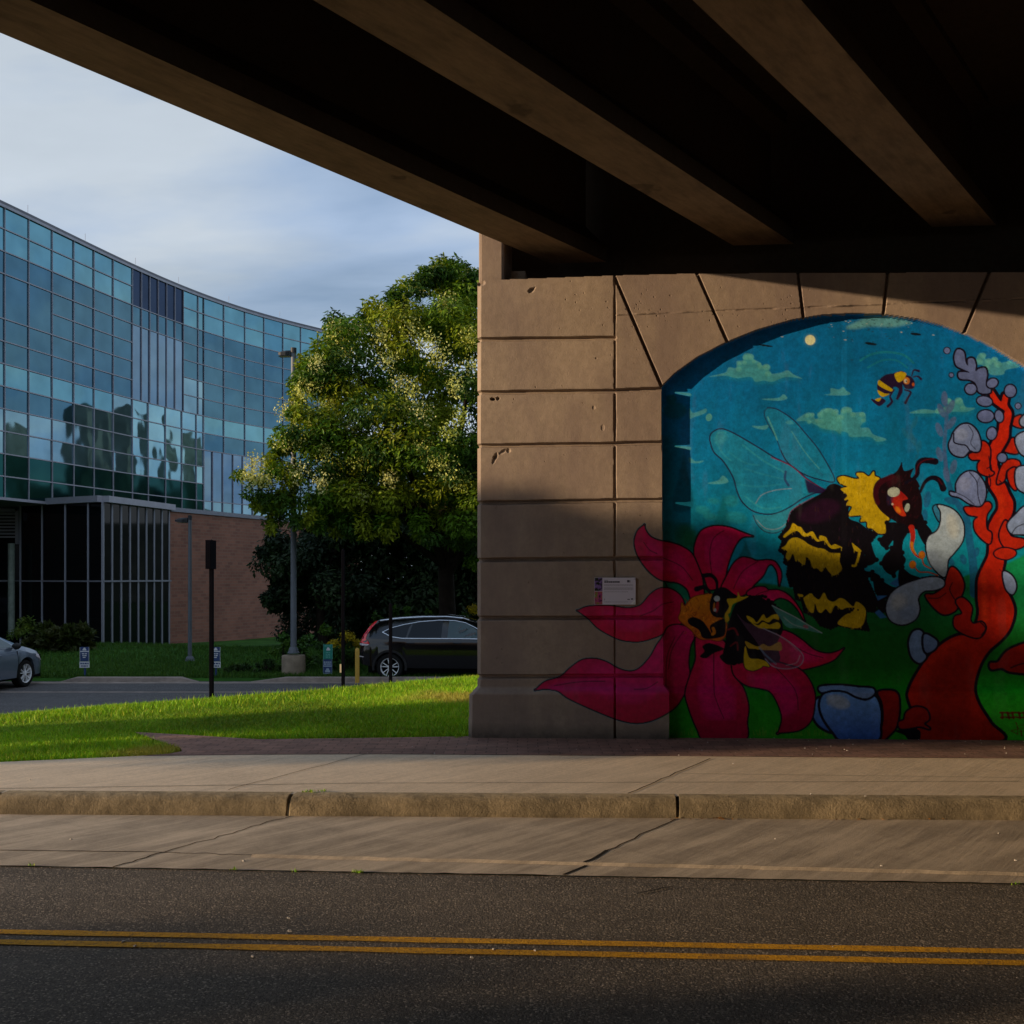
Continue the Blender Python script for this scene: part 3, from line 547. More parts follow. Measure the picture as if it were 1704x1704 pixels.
line('B', [(768, 630), (785, 582), (828, 588)], 1.5, (.02, .008, .045), w2=4); line('B', [(778, 640), (815, 632), (846, 656)], 1.5, (.02, .008, .045), w2=4)
oval('B', (780, 700), 10, 16, (.5, .1, .02))
# painter's dark red lettering at the lower right corner (only dim strokes are readable)
SG = (.16, .004, .006)
for k, (a, b) in enumerate(((1664, 1672), (1674, 1681), (1683, 1690), (1692, 1699), (1701, 1709), (1711, 1719))):
    line('P', [(a, 1186), (b, 1186+k % 2)], 3, SG, .9); line('P', [((a+b)/2-(k % 3), 1186), ((a+b)/2+(k % 2)*2, 1195)], 4.2, SG, .9); line('P', [(a+1, 1194), (b+2, 1193+k % 2)], 3, SG, .85)
line('P', [(1690, 1202), (1695, 1213), (1682, 1216), (1694, 1222), (1692, 1203)], 1.4, SG, .8, sm=False)
for k in range(3): line('P', [(1696, 1207+5*k), (1722, 1205+5*k)], 1.2, SG, .6)
for k in range(3): line('P', [(1699+k*7, 1216), (1700+k*7, 1224)], 3, SG, .8)
# weathering: worn flecks high in the arch
r3 = random.Random(9)
for i in range(110):
    u = r3.gauss(1440, 60); v = 528+abs(r3.gauss(0, 22)); w = r3.uniform(.6, 2.6)
    fill('P', [(u-w, v), (u, v-w*.3), (u+w, v), (u, v+w*.35)], (.015, .05, .08) if r3.random() < .75 else (.5, .55, .5), .8)
oval('P', (1524, 556), 9, 2.2, (.004, .01, .02), 6); oval('P', (1449, 572), 10, 2.2, (.004, .012, .02), 8); oval('P', (1274, 575), 12, 1.5, (.004, .012, .02), 8)
n5 = fbm(150, 110, 15, 3); CAN[..., :3] *= ((.84+.30*n2)*(.74+.52*n5))[..., None]
dr = np.clip((n2-.62)*4, 0, .35)[..., None]; CAN[..., :3] = CAN[..., :3]*(1-dr)+(CAN[..., :3]*.75+.035)*dr
CAN = np.clip(CAN, 0, 1)
def paint(u, v):
    x = np.clip((u-U0)*SS-.5, 0, PW-1.01); y = np.clip((v-V0)*SS-.5, 0, PH-1.01)
    xi, yi = x.astype(int), y.astype(int); fx, fy = (x-xi)[..., None], (y-yi)[..., None]
    return (CAN[yi, xi]*(1-fx)+CAN[yi, xi+1]*fx)*(1-fy)+(CAN[yi+1, xi]*(1-fx)+CAN[yi+1, xi+1]*fx)*fy
# ------------------------------------------------------------------ materials
def concrete(name, col, var=.16, streak=.5, bumpk=.45, rough=.88):
    t = NT(name)
    a = t.noise(1.3, 5, .6); b = t.noise(14, 6, .65); c = t.noise(3.0, 4, .6, t.map((1.4, 1.4, .12)))
    base = t.ramp(a, [(.3, mul(col, 1-var)), (.7, mul(col, 1+var))])
    base = t.mix(t.math('MULTIPLY', t.math('SUBTRACT', c, .5), streak), base, mul(col, .45))
    base = t.mix(.35, base, t.ramp(b, [(.35, mul(col, .6)), (.6, mul(col, 1.1))]), 'MIX')
    v = t.n('ShaderNodeTexVoronoi'); v.inputs['Scale'].default_value = 21; t.l(t.tc.outputs['Object'], v.inputs['Vector'])
    pit = t.ramp(v.outputs['Distance'], [(.05, (0, 0, 0)), (.12, (1, 1, 1))])
    h = t.math('ADD', t.math('MULTIPLY', t.noise(70, 5, .7), .5), t.math('ADD', t.math('MULTIPLY', pit, .35), t.math('MULTIPLY', t.noise(9, 4), .9)))
    return t, base, t.bump(h, bumpk, .012), pit
def painted(name, mural):
    t, base, nrm, pit = concrete(name, (.365, .28, .212), .16, .9, .38 if not mural else .26)
    if not mural:
        base = t.mix(t.ramp(t.noise(1.1, 5, .65, t.map((1.2, 1, .35))), [(.42, (0, 0, 0)), (.64, (.75,)*3)]), base, (.225, .165, .145))
        sz = t.n('ShaderNodeSeparateXYZ'); t.l(t.tc.outputs['Object'], sz.inputs[0])
        gr = t.math('MULTIPLY', t.ramp(sz.outputs[2], [(.02, (1,)*3), (.16, (0,)*3)]), t.noise(5, 5, .7)); base = t.mix(t.math('MULTIPLY', gr, 1.3), base, (.05, .042, .035))
    a = t.n('ShaderNodeAttribute', attribute_name='paint')
    if mural: c = a.outputs['Color']
    else:     # green channel of the second attribute holds where paint covers the bare concrete
        k = t.n('ShaderNodeAttribute', attribute_name='cover'); c = t.mix(k.outputs['Fac'], base, a.outputs['Color'])
        st = t.n('ShaderNodeAttribute', attribute_name='wear'); c = t.mix(st.outputs['Fac'], c, (.05, .04, .035))
    if not mural: c = t.mix(t.math('MULTIPLY', t.noise(50, 4, .7), .22), c, (.16, .13, .10))
    else: c = t.mix(1.0, c, t.ramp(t.noise(38, 5, .75), [(.3, (.80,)*3), (.6, (1.05,)*3)]), 'MULTIPLY')
    return t.done(t.bsdf(c, .6 if mural else .85, 0, .16, nrm))
M_PIER = painted('pier_concrete_paint', False)
M_MURAL = painted('mural_paint', True)
t, b_, n_, _ = concrete('raw_concrete', (.27, .20, .145)); M_CONC = t.done(t.bsdf(b_, .9, 0, .3, n_))
def girdermat():
    t = NT('girder_concrete'); col = (.27, .185, .11)
    base = t.ramp(t.noise(1.6, 6, .65, t.map((1, 1, 1))), [(.32, mul(col, .62)), (.68, mul(col, 1.15))])
    base = t.mix(.45, base, t.ramp(t.noise(5, 5, .7, t.map((2.4, .5, 2), (0, 0, R(30.8)))), [(.35, mul(col, .5)), (.62, mul(col, 1.25))]))
    sp = t.ramp(t.noise(2.3, 3, .5), [(.69, (0, 0, 0)), (.73, (1, 1, 1))])
    base = t.mix(t.math('MULTIPLY', sp, .6), base, mul(col, .25))
    return t.done(t.bsdf(base, .85, 0, .3, t.bump(t.noise(30, 5, .7), .25, .01)))
M_GIRD = girdermat()
t, b_, n_, _ = concrete('shade_dark_concrete', (.07, .048, .032)); M_DARKC = t.done(t.bsdf(b_, .9, 0, .2, n_))  # shade under the deck put into the concrete colour
t, b_, n_, _ = concrete('shade_web_concrete', (.055, .036, .022)); M_WEB = t.done(t.bsdf(b_, .9, 0, .2, n_))  # darker tone standing in for the shade between the girders

# ------------------------------------------------------------------ abutment wall: one height field (pier blocks, arch, niche, plinth)
NICHE = .11
STEP = 1.12
us = np.arange(780.0, 1900.0, STEP); vs = np.arange(452.0, 1247.0, STEP)
UU, VV = np.meshgrid(us, vs)
arch = np.array([(1097, 648), (1101, 643), (1125, 620), (1160, 595), (1210, 569), (1260, 549), (1320, 532), (1370, 524), (1420, 521.5), (1470, 523), (1530, 531), (1570, 541), (1610, 556), (1650, 575), (1704, 608), (1745, 640), (1765, 662), (1769, 668)])
atop = np.interp(UU, arch[:, 0], arch[:, 1], left=1e4, right=1e4)
nl = np.interp(VV, [640, 1140, 1150], [1101.5, 1105, 1113.5])
slope = np.gradient(np.interp(us, arch[:, 0], arch[:, 1]), us)[None, :]
nd = np.minimum(np.minimum((VV-atop)/np.sqrt(1+slope**2), UU-nl), 1765-UU)
nk = np.clip(nd/1.7+.5, 0, 1); niche = nd > 0
H = NICHE*nk
pl = np.clip((VV-1142)/13, 0, 1); pl = pl*pl*(3-2*pl)
H -= .075*pl*np.where(niche, .8, 1)
wob = (fbm(30, 24, 21, 4)[:, :]-.5)
def wsamp(img, u, v, s=1.0):
    h, w = img.shape; x = ((u*s).astype(int)) % w; y = ((v*s).astype(int)) % h
    return img[y, x]
WB = wsamp(wob, (UU-780)*1.7, (VV-450)*1.7)
def groove(u0, v0, u1, v1, w=2.9, depth=.06, rag=1.2):
    d = np.array([u1-u0, v1-v0], float); L = d@d
    tt = np.clip(((UU-u0)*d[0]+(VV-v0)*d[1])/L, 0, 1)
    dist = np.hypot(UU-u0-tt*d[0], VV-v0-tt*d[1])+WB*rag
    k = np.clip((w+.9-dist)/1.6, 0, 1)
    H[:] = np.where(~niche, np.maximum(H, H*(1-k)+(depth+(-.075*pl if False else 0))*k), H)
    return k
for l, r_ in ((565, 562), (653.5, 650.5), (742, 738.5), (837, 833), (932, 929.5), (1028.5, 1028), (1126, 1125)): groove(770, l+.3, 1023, r_)
for l, r_ in ((650, 647), (738, 736.5), (833, 832), (929.5, 929), (1028, 1028), (1125, 1124.5)): groove(1023, l, 1106, r_)
groove(1023, 458, 1023.5, 1142, 1.6, .03, 3.0)
for a in ((1023, 461, 1101, 643), (1160, 455, 1211.5, 571), (1328, 452, 1337, 527), (1478, 450, 1470, 524), (1652, 440, 1604, 555), (1830, 470, 1722, 622)): groove(*a, w=2.2)
k = np.clip((2.6-np.abs(UU-1023.5)-WB)/1.6, 0, 1)*(VV > 1140)*(1-niche); H += .04*k
# pour line, fold in the painted wall, plastic wobble of the hand-finished surface
H -= .004*niche*np.clip((UU-1404)/9, 0, 1)
H += .010*WB*(VV < 560)*(UU > 1023)*~niche*np.clip(1-np.abs(VV-(522-.04*(UU-1075)))/2, 0, 1)*8
H += .004*wsamp(fbm(14, 10, 8, 4)-.5, UU-780, VV-450)
wear = np.zeros_like(UU)
r4 = random.Random(3)
def spall(u, v, a, b, depth, dark=0.0, rot=0):
    c, s = math.cos(rot), math.sin(rot); x = ((UU-u)*c+(VV-v)*s)/a; y = (-(UU-u)*s+(VV-v)*c)/b
    k = np.clip(1.35-(x*x+y*y)-WB*3.2, 0, 1); H[:] = np.maximum(H, np.where(niche, H, H+depth*k*(1+WB*1.5)))
    if dark: wear[:] = np.maximum(wear, k*dark)
spall(820, 664, 5, 3, .05, .6); spall(829, 663, 5, 4, .045, .5); spall(823, 764, 5, 15, .045, .5, .35); spall(836, 752, 9, 4, .02, 0, -.5); spall(846, 750, 4, 4, .02)
spall(884, 483, 6, 4, .02, .3, -.6); spall(888, 480, 4, 2, .015, 0, -.6); spall(988, 678, 3, 4, .006); spall(1003, 712, 3, 5, .005); spall(992, 596, 1.2, 1.2, .01, .3); spall(800, 470, 7, 6, .05, .4)
for i in range(70): spall(r4.uniform(930, 1360), r4.gauss(508, 20), r4.uniform(.5, 1.3), r4.uniform(.5, 1.1), .008)
for i in range(40): spall(r4.uniform(800, 1090), r4.uniform(470, 1220), r4.uniform(.5, 1.0), r4.uniform(.5, 1.0), .008, .2)
# silhouette at the free corner: a small chamfer; the plinth stands a little proud on that side too
edge = np.interp(VV, [452, 1143, 1156, 1240], [794.0, 793.0, 781.0, 780.0])
cut = np.clip((edge+6.5-UU)/6.5, 0, 1.3); H += .055*cut
for l in (565.3, 653.8, 742.3, 837.3, 932.3, 1028.8, 1126.3): edge = edge+2.5*(np.abs(VV-l) < 2.2)
topv = np.interp(UU, [780, 798, 845, 1023, 1120, 1200, 1900], [472, 467, 465, 458.5, 456, 455, 452])
X0, Y0, Z0 = [np.zeros_like(UU) for _ in range(3)]
dx = (UU-CU)/F*CY-SY; dy = (UU-CU)/F*SY+CY; dz = -(VV-HV)/F
tt = D/dy; X0 = dx*tt; Z0 = EYE+dz*tt; Y0 = D+H
uu, vv = proj(X0, Y0, Z0)
PC = paint(uu, vv)
nv, nu = UU.shape
idx = np.arange(nv*nu).reshape(nv, nu)
Q = np.stack([idx[:-1, :-1], idx[1:, :-1], idx[1:, 1:], idx[:-1, 1:]], -1).reshape(-1, 4)
def c4(A): return (A[:-1, :-1]+A[1:, :-1]+A[1:, 1:]+A[:-1, 1:])/4
keep = ((c4(UU) > c4(edge)) & (c4(VV) > c4(topv))).ravel()
inn = (c4(nk) > .45).ravel()
V = np.stack([X0, Y0, Z0], -1).reshape(-1, 3)
ABUT = empty('bridge_abutment', (onwall(950, 1225)[0], D+.5, 0), 'tan concrete bridge abutment of grooved blocks round a painted arch', 'abutment')
def sub(name, sel, mat, rgb):
    q = Q[sel]; used = np.unique(q); remap = np.full(nv*nu, -1, np.int64); remap[used] = np.arange(len(used))
    o = np_mesh(name, V[used], remap[q], mat, ABUT, rgb.reshape(-1, 3)[used], smooth=False)
    return o, used
mur, used = sub('mural', keep & inn, M_MURAL, PC[..., :3])
mur['label'] = 'bright bumblebee mural filling the arched niche'
wall, used = sub('block_wall', keep & ~inn, M_PIER, PC[..., :3])
for nm, arr in (('cover', PC[..., 3]), ('wear', wear)):
    a = wall.data.attributes.new(nm, 'FLOAT', 'POINT'); a.data.foreach_set('value', np.ascontiguousarray(arr.reshape(-1)[used], np.float32))
# body behind the face, bearing seat, back wall, end pedestal
xl = onwall(796, 900)[0]
m = MB(); m.box(xl+.015, 40, D+.17, D+3.6, -.4, 4.80); m.build('abutment_body', M_CONC, ABUT)
m = MB(); m.box(xl+.06, 40, D+.9, D+1.3, 4.86, 7.6); m.build('back_wall', M_DARKC, ABUT)
m = MB(); m.box(xl+.10, 40, D+.16, D+.95, 4.66, 4.84); m.build('bearing_seat', M_CONC, ABUT)
z0 = onwall(815, 468)[2]
m = MB(); xa, xb = onwall(795.5, 430)[0], onwall(839, 430)[0]
m.box(xa, xb, D+.045, D+.95, z0-.02, 6.7); m.build('end_pedestal', M_PIER, ABUT, bevel=.035)
m = MB(); m.box(onwall(846, 450)[0], onwall(872, 450)[0], D+.22, D+.6, 4.842, 5.02); m.build('bearing_pad', M_CONC, ABUT, bevel=.012)
for o in (ABUT.children[-2],):
    a = o.data.color_attributes.new('paint', 'FLOAT_COLOR', 'POINT'); 
m = MB()
for gx in (.6, 2.55, 4.65): m.box(gx-.02, gx+.36, D+.30, D+.62, 4.84, 5.0)
# ------------------------------------------------------------------ overpass
GD = Vector((.512, .859, 0)).normalized()           # girder direction in plan (towards the abutment)
GN = Vector((GD.y, -GD.x, 0))                       # to the right
Rg = [((881, 423), (975, 425)), ((1192, 392), (1296, 392)), ((1532, 360), (1642, 360))]
OVER = empty('overpass', (2, 6, 5.2), 'concrete girder overpass with deep beams spanning above the road', 'bridge')
Aw = onwall(881, 423, .25); S0 = Vector(Aw)
ss = []
for (a, b) in Rg:
    pa, pb = Vector(onwall(*a, .25)), Vector(onwall(*b, .25)); ss.append(((pa-S0).dot(GN), (pb-S0).dot(GN), pa.z))
print('girders', ss, S0)
sp = (ss[2][0]-ss[0][0])/2; wd = sum(b-a for a, b, _ in ss)/3; dzs = (ss[2][2]-ss[0][2])/2
offs = [ss[0], ss[1], ss[2]]+[(ss[2][0]+sp*k, ss[2][0]+sp*k+wd, ss[2][2]+dzs*.45*k) for k in range(1, 13)]
def gpt(s, t, z): 
    p = Vector((S0.x, S0.y, 0))+GN*s+GD*t; return (p.x, p.y, z)
for i, (a, b, z) in enumerate(offs):
    w = b-a; prof = [(a, z), (b, z), (b, z+.17), (b-w*.38, z+.40), (b-w*.38, z+1.2), (b-w*.12, z+1.3), (b-w*.12, z+1.5), (a+w*.12, z+1.5), (a+w*.12, z+1.3), (a+w*.38, z+1.2), (a+w*.38, z+.40), (a, z+.17)]
    tb = .55-(((a+b)/2))*(GN.y/GD.y) if False else 0
    m = MB(); n = 9; L0 = -24.0
    def tend(s): return (D+.62-(S0.y+GN.y*s))/GD.y
    rows = []
    for k in range(n+1):
        rows.append([gpt(s, L0+(tend(s)-L0)*k/n, zz) for s, zz in prof]+[gpt(prof[0][0], L0+(tend(prof[0][0])-L0)*k/n, prof[0][1])])
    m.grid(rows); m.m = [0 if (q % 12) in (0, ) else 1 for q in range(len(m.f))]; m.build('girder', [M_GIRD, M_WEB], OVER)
s_l, s_r = offs[0][0]-.02, offs[-1][1]+1.0
def slab(name, s0, s1, za, zb, h, mat):
    m = MB(); q = []
    for dz in (0, h):
        q += [gpt(s0, -24, za+dz), gpt(s1, -24, zb+dz), gpt(s1, tend(s1)+.3, zb+dz), gpt(s0, tend(s0)+.3, za+dz)]
    m.hexa(q); return m.build(name, mat, OVER)
za = offs[0][2]+1.503; zb = offs[-1][2]+1.503
slab('deck_slab', s_l, s_r, za, zb, .25, M_DARKC)
slab('parapet', s_l, s_l+.35, za+.253, za+.253, .85, M_CONC)
for (a, b, z), (a2, b2, z2) in zip(offs[:-1], offs[1:]):
    m = MB(); q = []
    t0 = -9.0
    for h in (.40, 1.49):
        q += [gpt(b-.13*(b-a), t0, z+h), gpt(a2+.13*(b-a), t0, z2+h), gpt(a2+.13*(b-a), t0+.22, z2+h), gpt(b-.13*(b-a), t0+.22, z+h)]
    m.hexa(q); m.build('diaphragm', M_DARKC, OVER)
# the abutment on the near side of the road, behind the photographer
FAR = empty('bridge_abutment', (4, -3, 0), 'plain concrete abutment wall across the road behind the sidewalk', 'abutment')
m = MB(); m.box(-8.0, 40, -5.5, -2.3, -.5, 5.0); m.build('block_wall', M_DARKC, FAR)
# ------------------------------------------------------------------ street materials
def asphalt(name, col, agg=1.0):
    t = NT(name)
    big = t.noise(.55, 5, .6, t.map((.35, 1, 1))); mid = t.noise(6, 5, .65)
    v = t.n('ShaderNodeTexVoronoi'); v.inputs['Scale'].default_value = 105; t.l(t.tc.outputs['Object'], v.inputs['Vector'])
    v2 = t.n('ShaderNodeTexVoronoi'); v2.inputs['Scale'].default_value = 40; t.l(t.tc.outputs['Object'], v2.inputs['Vector'])
    base = t.ramp(big, [(.3, mul(col, .7)), (.7, mul(col, 1.25))])
    base = t.mix(.5, base, t.ramp(t.noise(1.0, 5, .6, t.map((.07, 1.5, 1))), [(.38, mul(col, .55)), (.62, mul(col, 1.4))]))
    base = t.mix(.35, base, t.ramp(t.noise(2.2, 6, .7, t.map((.6, 1, 1))), [(.40, mul(col, .5)), (.6, mul(col, 1.3))]))
    base = t.mix(.35, base, t.ramp(mid, [(.3, mul(col, .55)), (.7, mul(col, 1.35))]))
    sep = t.n('ShaderNodeSeparateColor'); t.l(v.outputs['Color'], sep.inputs[0])
    base = t.mix(t.ramp(sep.outputs[0], [(.80, (0, 0, 0)), (.95, (.75, .75, .75))]), base, mul(col, 3.2))
    base = t.mix(t.ramp(sep.outputs[1], [(.6, (0, 0, 0)), (.9, (.6, .6, .6))]), base, mul(col, .35))
    h = t.math('ADD', t.math('MULTIPLY', v.outputs['Distance'], -.45), t.math('MULTIPLY', t.noise(75, 3, .65), 1.9))
    h = t.math('ADD', h, t.math('MULTIPLY', t.noise(28, 4, .7), .9))
    return t.done(t.bsdf(base, .88, 0, .35, t.bump(h, .60*agg, .009)))
def walkmat(name, col, streak=0.35, rot=0.0, dirt=.5):
    t = NT(name)
    base = t.ramp(t.noise(.9, 6, .6), [(.3, mul(col, .82)), (.7, mul(col, 1.15))])
    base = t.mix(streak, base, t.ramp(t.noise(2.2, 6, .6, t.map((5, .7, 1), (0, 0, R(34)))), [(.35, mul(col, .45)), (.65, mul(col, 1.25))]))
    base = t.mix(min(1, dirt*.6), base, t.ramp(t.noise(1.1, 6, .7, t.map((.9, 1.5, 1), (0, 0, R(34))), .6), [(.40, mul(col, .30)), (.50, mul(col, .75)), (.62, mul(col, 1.2))]))
    base = t.mix(.35, base, t.ramp(t.noise(95, 4, .75), [(.32, mul(col, .35)), (.66, mul(col, 1.35))]))
    base = t.mix(.25, base, t.ramp(t.noise(26, 6, .8), [(.38, mul(col, .4)), (.6, mul(col, 1.2))]))
    br = t.noise(1.0, 5, .7, t.map((38, 1.1, 1), (0, 0, R(31)))); base = t.mix(.22*min(1, .55+dirt*.5), base, t.ramp(br, [(.36, mul(col, .42)), (.64, mul(col, 1.28))]))
    br2 = t.noise(1.0, 4, .6, t.map((6, .8, 1), (0, 0, R(38)))); base = t.mix(dirt*.28, base, t.ramp(br2, [(.42, mul(col, .35)), (.6, mul(col, 1.2))]))
    h = t.math('ADD', t.math('MULTIPLY', t.noise(120, 3, .7), .8), t.math('MULTIPLY', br, .9))
    return t.done(t.bsdf(base, .9, 0, .3, t.bump(h, .5, .009)))
M_ROAD = asphalt('asphalt', (.125, .099, .073))
M_LOT = asphalt('lot_asphalt', (.085, .080, .082), .5)
M_WALK = walkmat('sidewalk_concrete', (.74, .575, .40), .22, R(25), .35)
M_GUT = walkmat('gutter_concrete', (.55, .43, .305), .6, R(22), 1.2)
def kerbmat():
    t = NT('kerb_concrete'); col = (.46, .355, .215)
    base = t.ramp(t.noise(5, 6, .7), [(.34, mul(col, .28)), (.5, mul(col, .72)), (.66, mul(col, 1.15))])
    base = t.mix(.4, base, t.ramp(t.noise(18, 5, .75, t.map((1, 1, .16))), [(.35, mul(col, .35)), (.6, mul(col, 1.2))]))
    g = t.n('ShaderNodeAttribute', attribute_name='grime'); 
    base = t.mix(t.math('MULTIPLY', g.outputs['Fac'], t.ramp(t.noise(2.2, 5, .7), [(.3, (.35, .35, .35)), (.6, (1, 1, 1))])), base, mul(col, .24))
    h = t.math('ADD', t.noise(60, 5, .75), t.math('MULTIPLY', t.noise(16, 4), .8))
    return t.done(t.bsdf(base, .92, 0, .25, t.bump(h, 1.0, .018)))
M_KERB = kerbmat()
M_YEL = simple('yellow_road_paint', (.50, .235, .012), .75, 0, .3, .35, 18, .6, 120)
def yellowmat():
    t = NT('worn_yellow_paint')
    c = t.ramp(t.noise(30, 5, .7), [(.3, (.44, .20, .006)), (.65, (.76, .37, .010))])
    w = t.ramp(t.noise(40, 6, .8), [(.54, (0, 0, 0)), (.64, (.9, .9, .9))]); w2 = t.ramp(t.noise(1.1, 3), [(.55, (0, 0, 0)), (.70, (.75, .75, .75))])
    c = t.mix(w, c, (.06, .05, .04)); c = t.mix(w2, c, (.09, .06, .03))
    return t.done(t.bsdf(c, .8, 0, .3, t.bump(t.noise(90, 4, .7), .8, .012)))
M_YEL = yellowmat()
def brickmat():
    t = NT('brick_paving')
    b = t.n('ShaderNodeTexBrick'); b.offset = .5
    b.inputs['Scale'].default_value = 1.0; b.inputs['Brick Width'].default_value = .205; b.inputs['Row Height'].default_value = .105
    b.inputs['Mortar Size'].default_value = .006; b.inputs['Mortar Smooth'].default_value = .3; b.inputs['Bias'].default_value = -.1
    b.inputs['Color1'].default_value = (.33, .175, .13, 1); b.inputs['Color2'].default_value = (.20, .115, .09, 1); b.inputs['Mortar'].default_value = (.03, .022, .018, 1)
    t.l(t.map((1, 1, 1), (0, 0, R(-5))), b.inputs['Vector'])
    c = t.mix(.5, b.outputs['Color'], t.ramp(t.noise(3, 6, .7), [(.3, (.09, .055, .045)), (.7, (.38, .22, .165))]))
    h = t.math('ADD', t.math('MULTIPLY', b.outputs['Fac'], -1.2), t.math('MULTIPLY', t.noise(25, 5, .7), .6))
    return t.done(t.bsdf(c, .9, 0, .25, t.bump(h, .8, .02)))
M_PAVE = brickmat()
M_JOINT = simple('joint_dirt', (.030, .024, .018), .95, 0, .1)
M_SOIL = simple('lawn_soil', (.045, .085, .012), .95, 0, .1, .5, 2.2, .8, 14)
M_FARLAWN = simple('far_lawn', (.030, .095, .012), .95, 0, .1, .45, 1.2, .9, 18)

# ------------------------------------------------------------------ street sheets (lines of the photo followed out along the ground)
def ln(p, q, dz, x):                       # the ground line through photo points p, q evaluated at world x
    a, b = onp(*p, dz), onp(*q, dz); k = (x-a[0])/(b[0]-a[0]); return (x, a[1]+(b[1]-a[1])*k)
XS = [-60, -30, -15] + list(np.arange(-9, 9.1, .75)) + [15, 30, 60]
def strip(name, f0, f1, z, mat, lift=0.0, seg=6, kind='structure'):
    m = MB(); rows = []
    for k in range(seg+1):
        r = []
        for x in XS:
            a, b = f0(x), f1(x); y = a+(b-a)*k/seg; r.append((x, y, gz(x)+z+lift))
        rows.append(r)
    m.grid(rows); o = m.build(name, mat, smooth=False); return tag(o, kind=kind)
L_walk_far = lambda x: ln((560, 1254), (1704, 1262), 0, x)[1]
xA, xB = onp(250, 1257)[0], onp(560, 1254)[0]
def L_walk_top(x):
    if x > xB: return L_walk_far(x)
    if x > xA: return ln((250, 1257), (560, 1254), 0, x)[1]
    return ln((0, 1268), (250, 1257), 0, x)[1]
L_kerb_top = lambda x: ln((0, 1318), (1704, 1327), 0, x)[1]
L_kerb_bot = lambda x: ln((0, 1355), (1704, 1365), -.15, x)[1]
L_gut = lambda x: ln((0, 1440), (1704, 1470), -.15, x)[1]
L_gut2 = lambda x: ln((0, 1415), (1704, 1455), -.15, x)[1]
road = strip('road', lambda x: -6.0, L_gut, -.15, M_ROAD, -.006, 12)
gut = strip('gutter', L_gut, L_kerb_bot, -.15, M_GUT, 0, 6)
walk = strip('sidewalk', L_kerb_top, lambda x: L_walk_top(x)+.03, 0, M_WALK, -.004, 5)
for k, (a, b) in enumerate((((0, 1550), (1704, 1583)), ((0, 1567), (1704, 1602)))):
    m = MB(); r0, r1 = [], []
    for x in np.linspace(-45, 45, 240):
        y = ln(a, b, -.15, x)[1]; w = .037; j = .004*math.sin(x*9.1+k)+.003*math.sin(x*23)
        r0.append((x, y-w+j, gz(x)-.15+.0)); r1.append((x, y+w-j*.7, gz(x)-.15+.0))
    m.grid([r0, r1]); tag(m.build('road_marking', M_YEL), kind='structure')
# kerb: rounded top edge, battered face
j_ = lambda x: x*3.7
m = MB(); rows = []; gr = []
prof = [(0, .0, .06, 0), (.0, .0, .02, .1), (.25, .004, 0, .25), (.6, .018, 0, .6), (.8, .05, 0, .8), (.9, .09, 0, .8), (1, .155, 0, 1)]
XK = np.unique(np.concatenate([np.arange(-40, 40, .5), np.arange(-9, 9, .1)]))
jx = [onp(3, 1318)[0], onp(487, 1320)[0], onp(1127, 1324)[0]]; jx += [jx[2]+(jx[2]-jx[1])*k for k in (1, 2, 3, 4, 5)]+[jx[0]-(jx[1]-jx[0])*k for k in (1, 2, 3, 4, 5)]
XK = np.unique(np.concatenate([XK]+[[j-.016, j-.006, j+.006, j+.016] for j in jx])); 
for q, dn, bk, g in prof:
    r = []
    for x in XK:
        yt, yb = L_kerb_top(x)+.02, L_kerb_bot(x); jj = any(abs(x-j) < .008 for j in jx)
        w = .006*math.sin(x*3.1)+.004*math.sin(x*11+q*4)
        r.append((x, yt+(yb-yt)*q+bk+((.014+.010*math.sin(q*9+j_(x)))if jj else 0)*(q > 0)+w*(q > .1), gz(x)-dn-(.004 if q == 0 else 0)-(.03 if jj and dn < .12 else 0)+.002))
    rows.append(r); gr += [g]*len(XK)
m.grid(rows); o = tag(m.build('kerb', M_KERB, smooth=True), kind='structure')
a = o.data.attributes.new('grime', 'FLOAT', 'POINT'); a.data.foreach_set('value', gr)
# joints and cracks in the concrete: thin dark recess strips
m = MB()
def crack(pts, dz, w, lift=.0025):
    P = [onp(u, v, dz) for u, v in pts]
    for a, b in zip(P[:-1], P[1:]):
        d = Vector((b[0]-a[0], b[1]-a[1], 0)).normalized(); n = Vector((-d.y, d.x, 0))*w/2
        m.face([(a[0]-n.x, a[1]-n.y, a[2]+lift), (b[0]-n.x, b[1]-n.y, b[2]+lift), (b[0]+n.x, b[1]+n.y, b[2]+lift), (a[0]+n.x, a[1]+n.y, a[2]+lift)])
r5 = random.Random(5)
def jag(a, b, n, amp):
    return [(a[0]+(b[0]-a[0])*k/n+(r5.gauss(0, amp) if 0 < k < n else 0), a[1]+(b[1]-a[1])*k/n+(r5.gauss(0, amp*.3) if 0 < k < n else 0)) for k in range(n+1)]
crack(jag((380, 1314), (610, 1254), 14, 1.2), 0, .009, .001); crack(jag((1045, 1320), (1182, 1262), 12, 1), 0, .013, .001)
crack(jag((0, 1312), (600, 1303), 20, 0), 0, .010, .001); crack(jag((600, 1303), (1700, 1300), 20, 0), 0, .008, .001)
crack(jag((1130, 1287), (1704, 1294), 20, 0), 0, .006, .001)
crack(jag((487, 1357), (275, 1418), 16, 2.4), -.15, .010); crack(jag((275, 1418), (188, 1443), 8, 2), -.15, .015)
crack(jag((1125, 1363), (1010, 1415), 10, 2.5), -.15, .013); crack(jag((1010, 1415), (975, 1441), 5, 4), -.15, .026); crack(jag((975, 1441), (938, 1456), 4, 1), -.15, .022)
crack(jag((0, 1415), (260, 1418), 14, .5), -.15, .012); crack(jag((260, 1418), (450, 1424), 14, 2), -.15, .008)
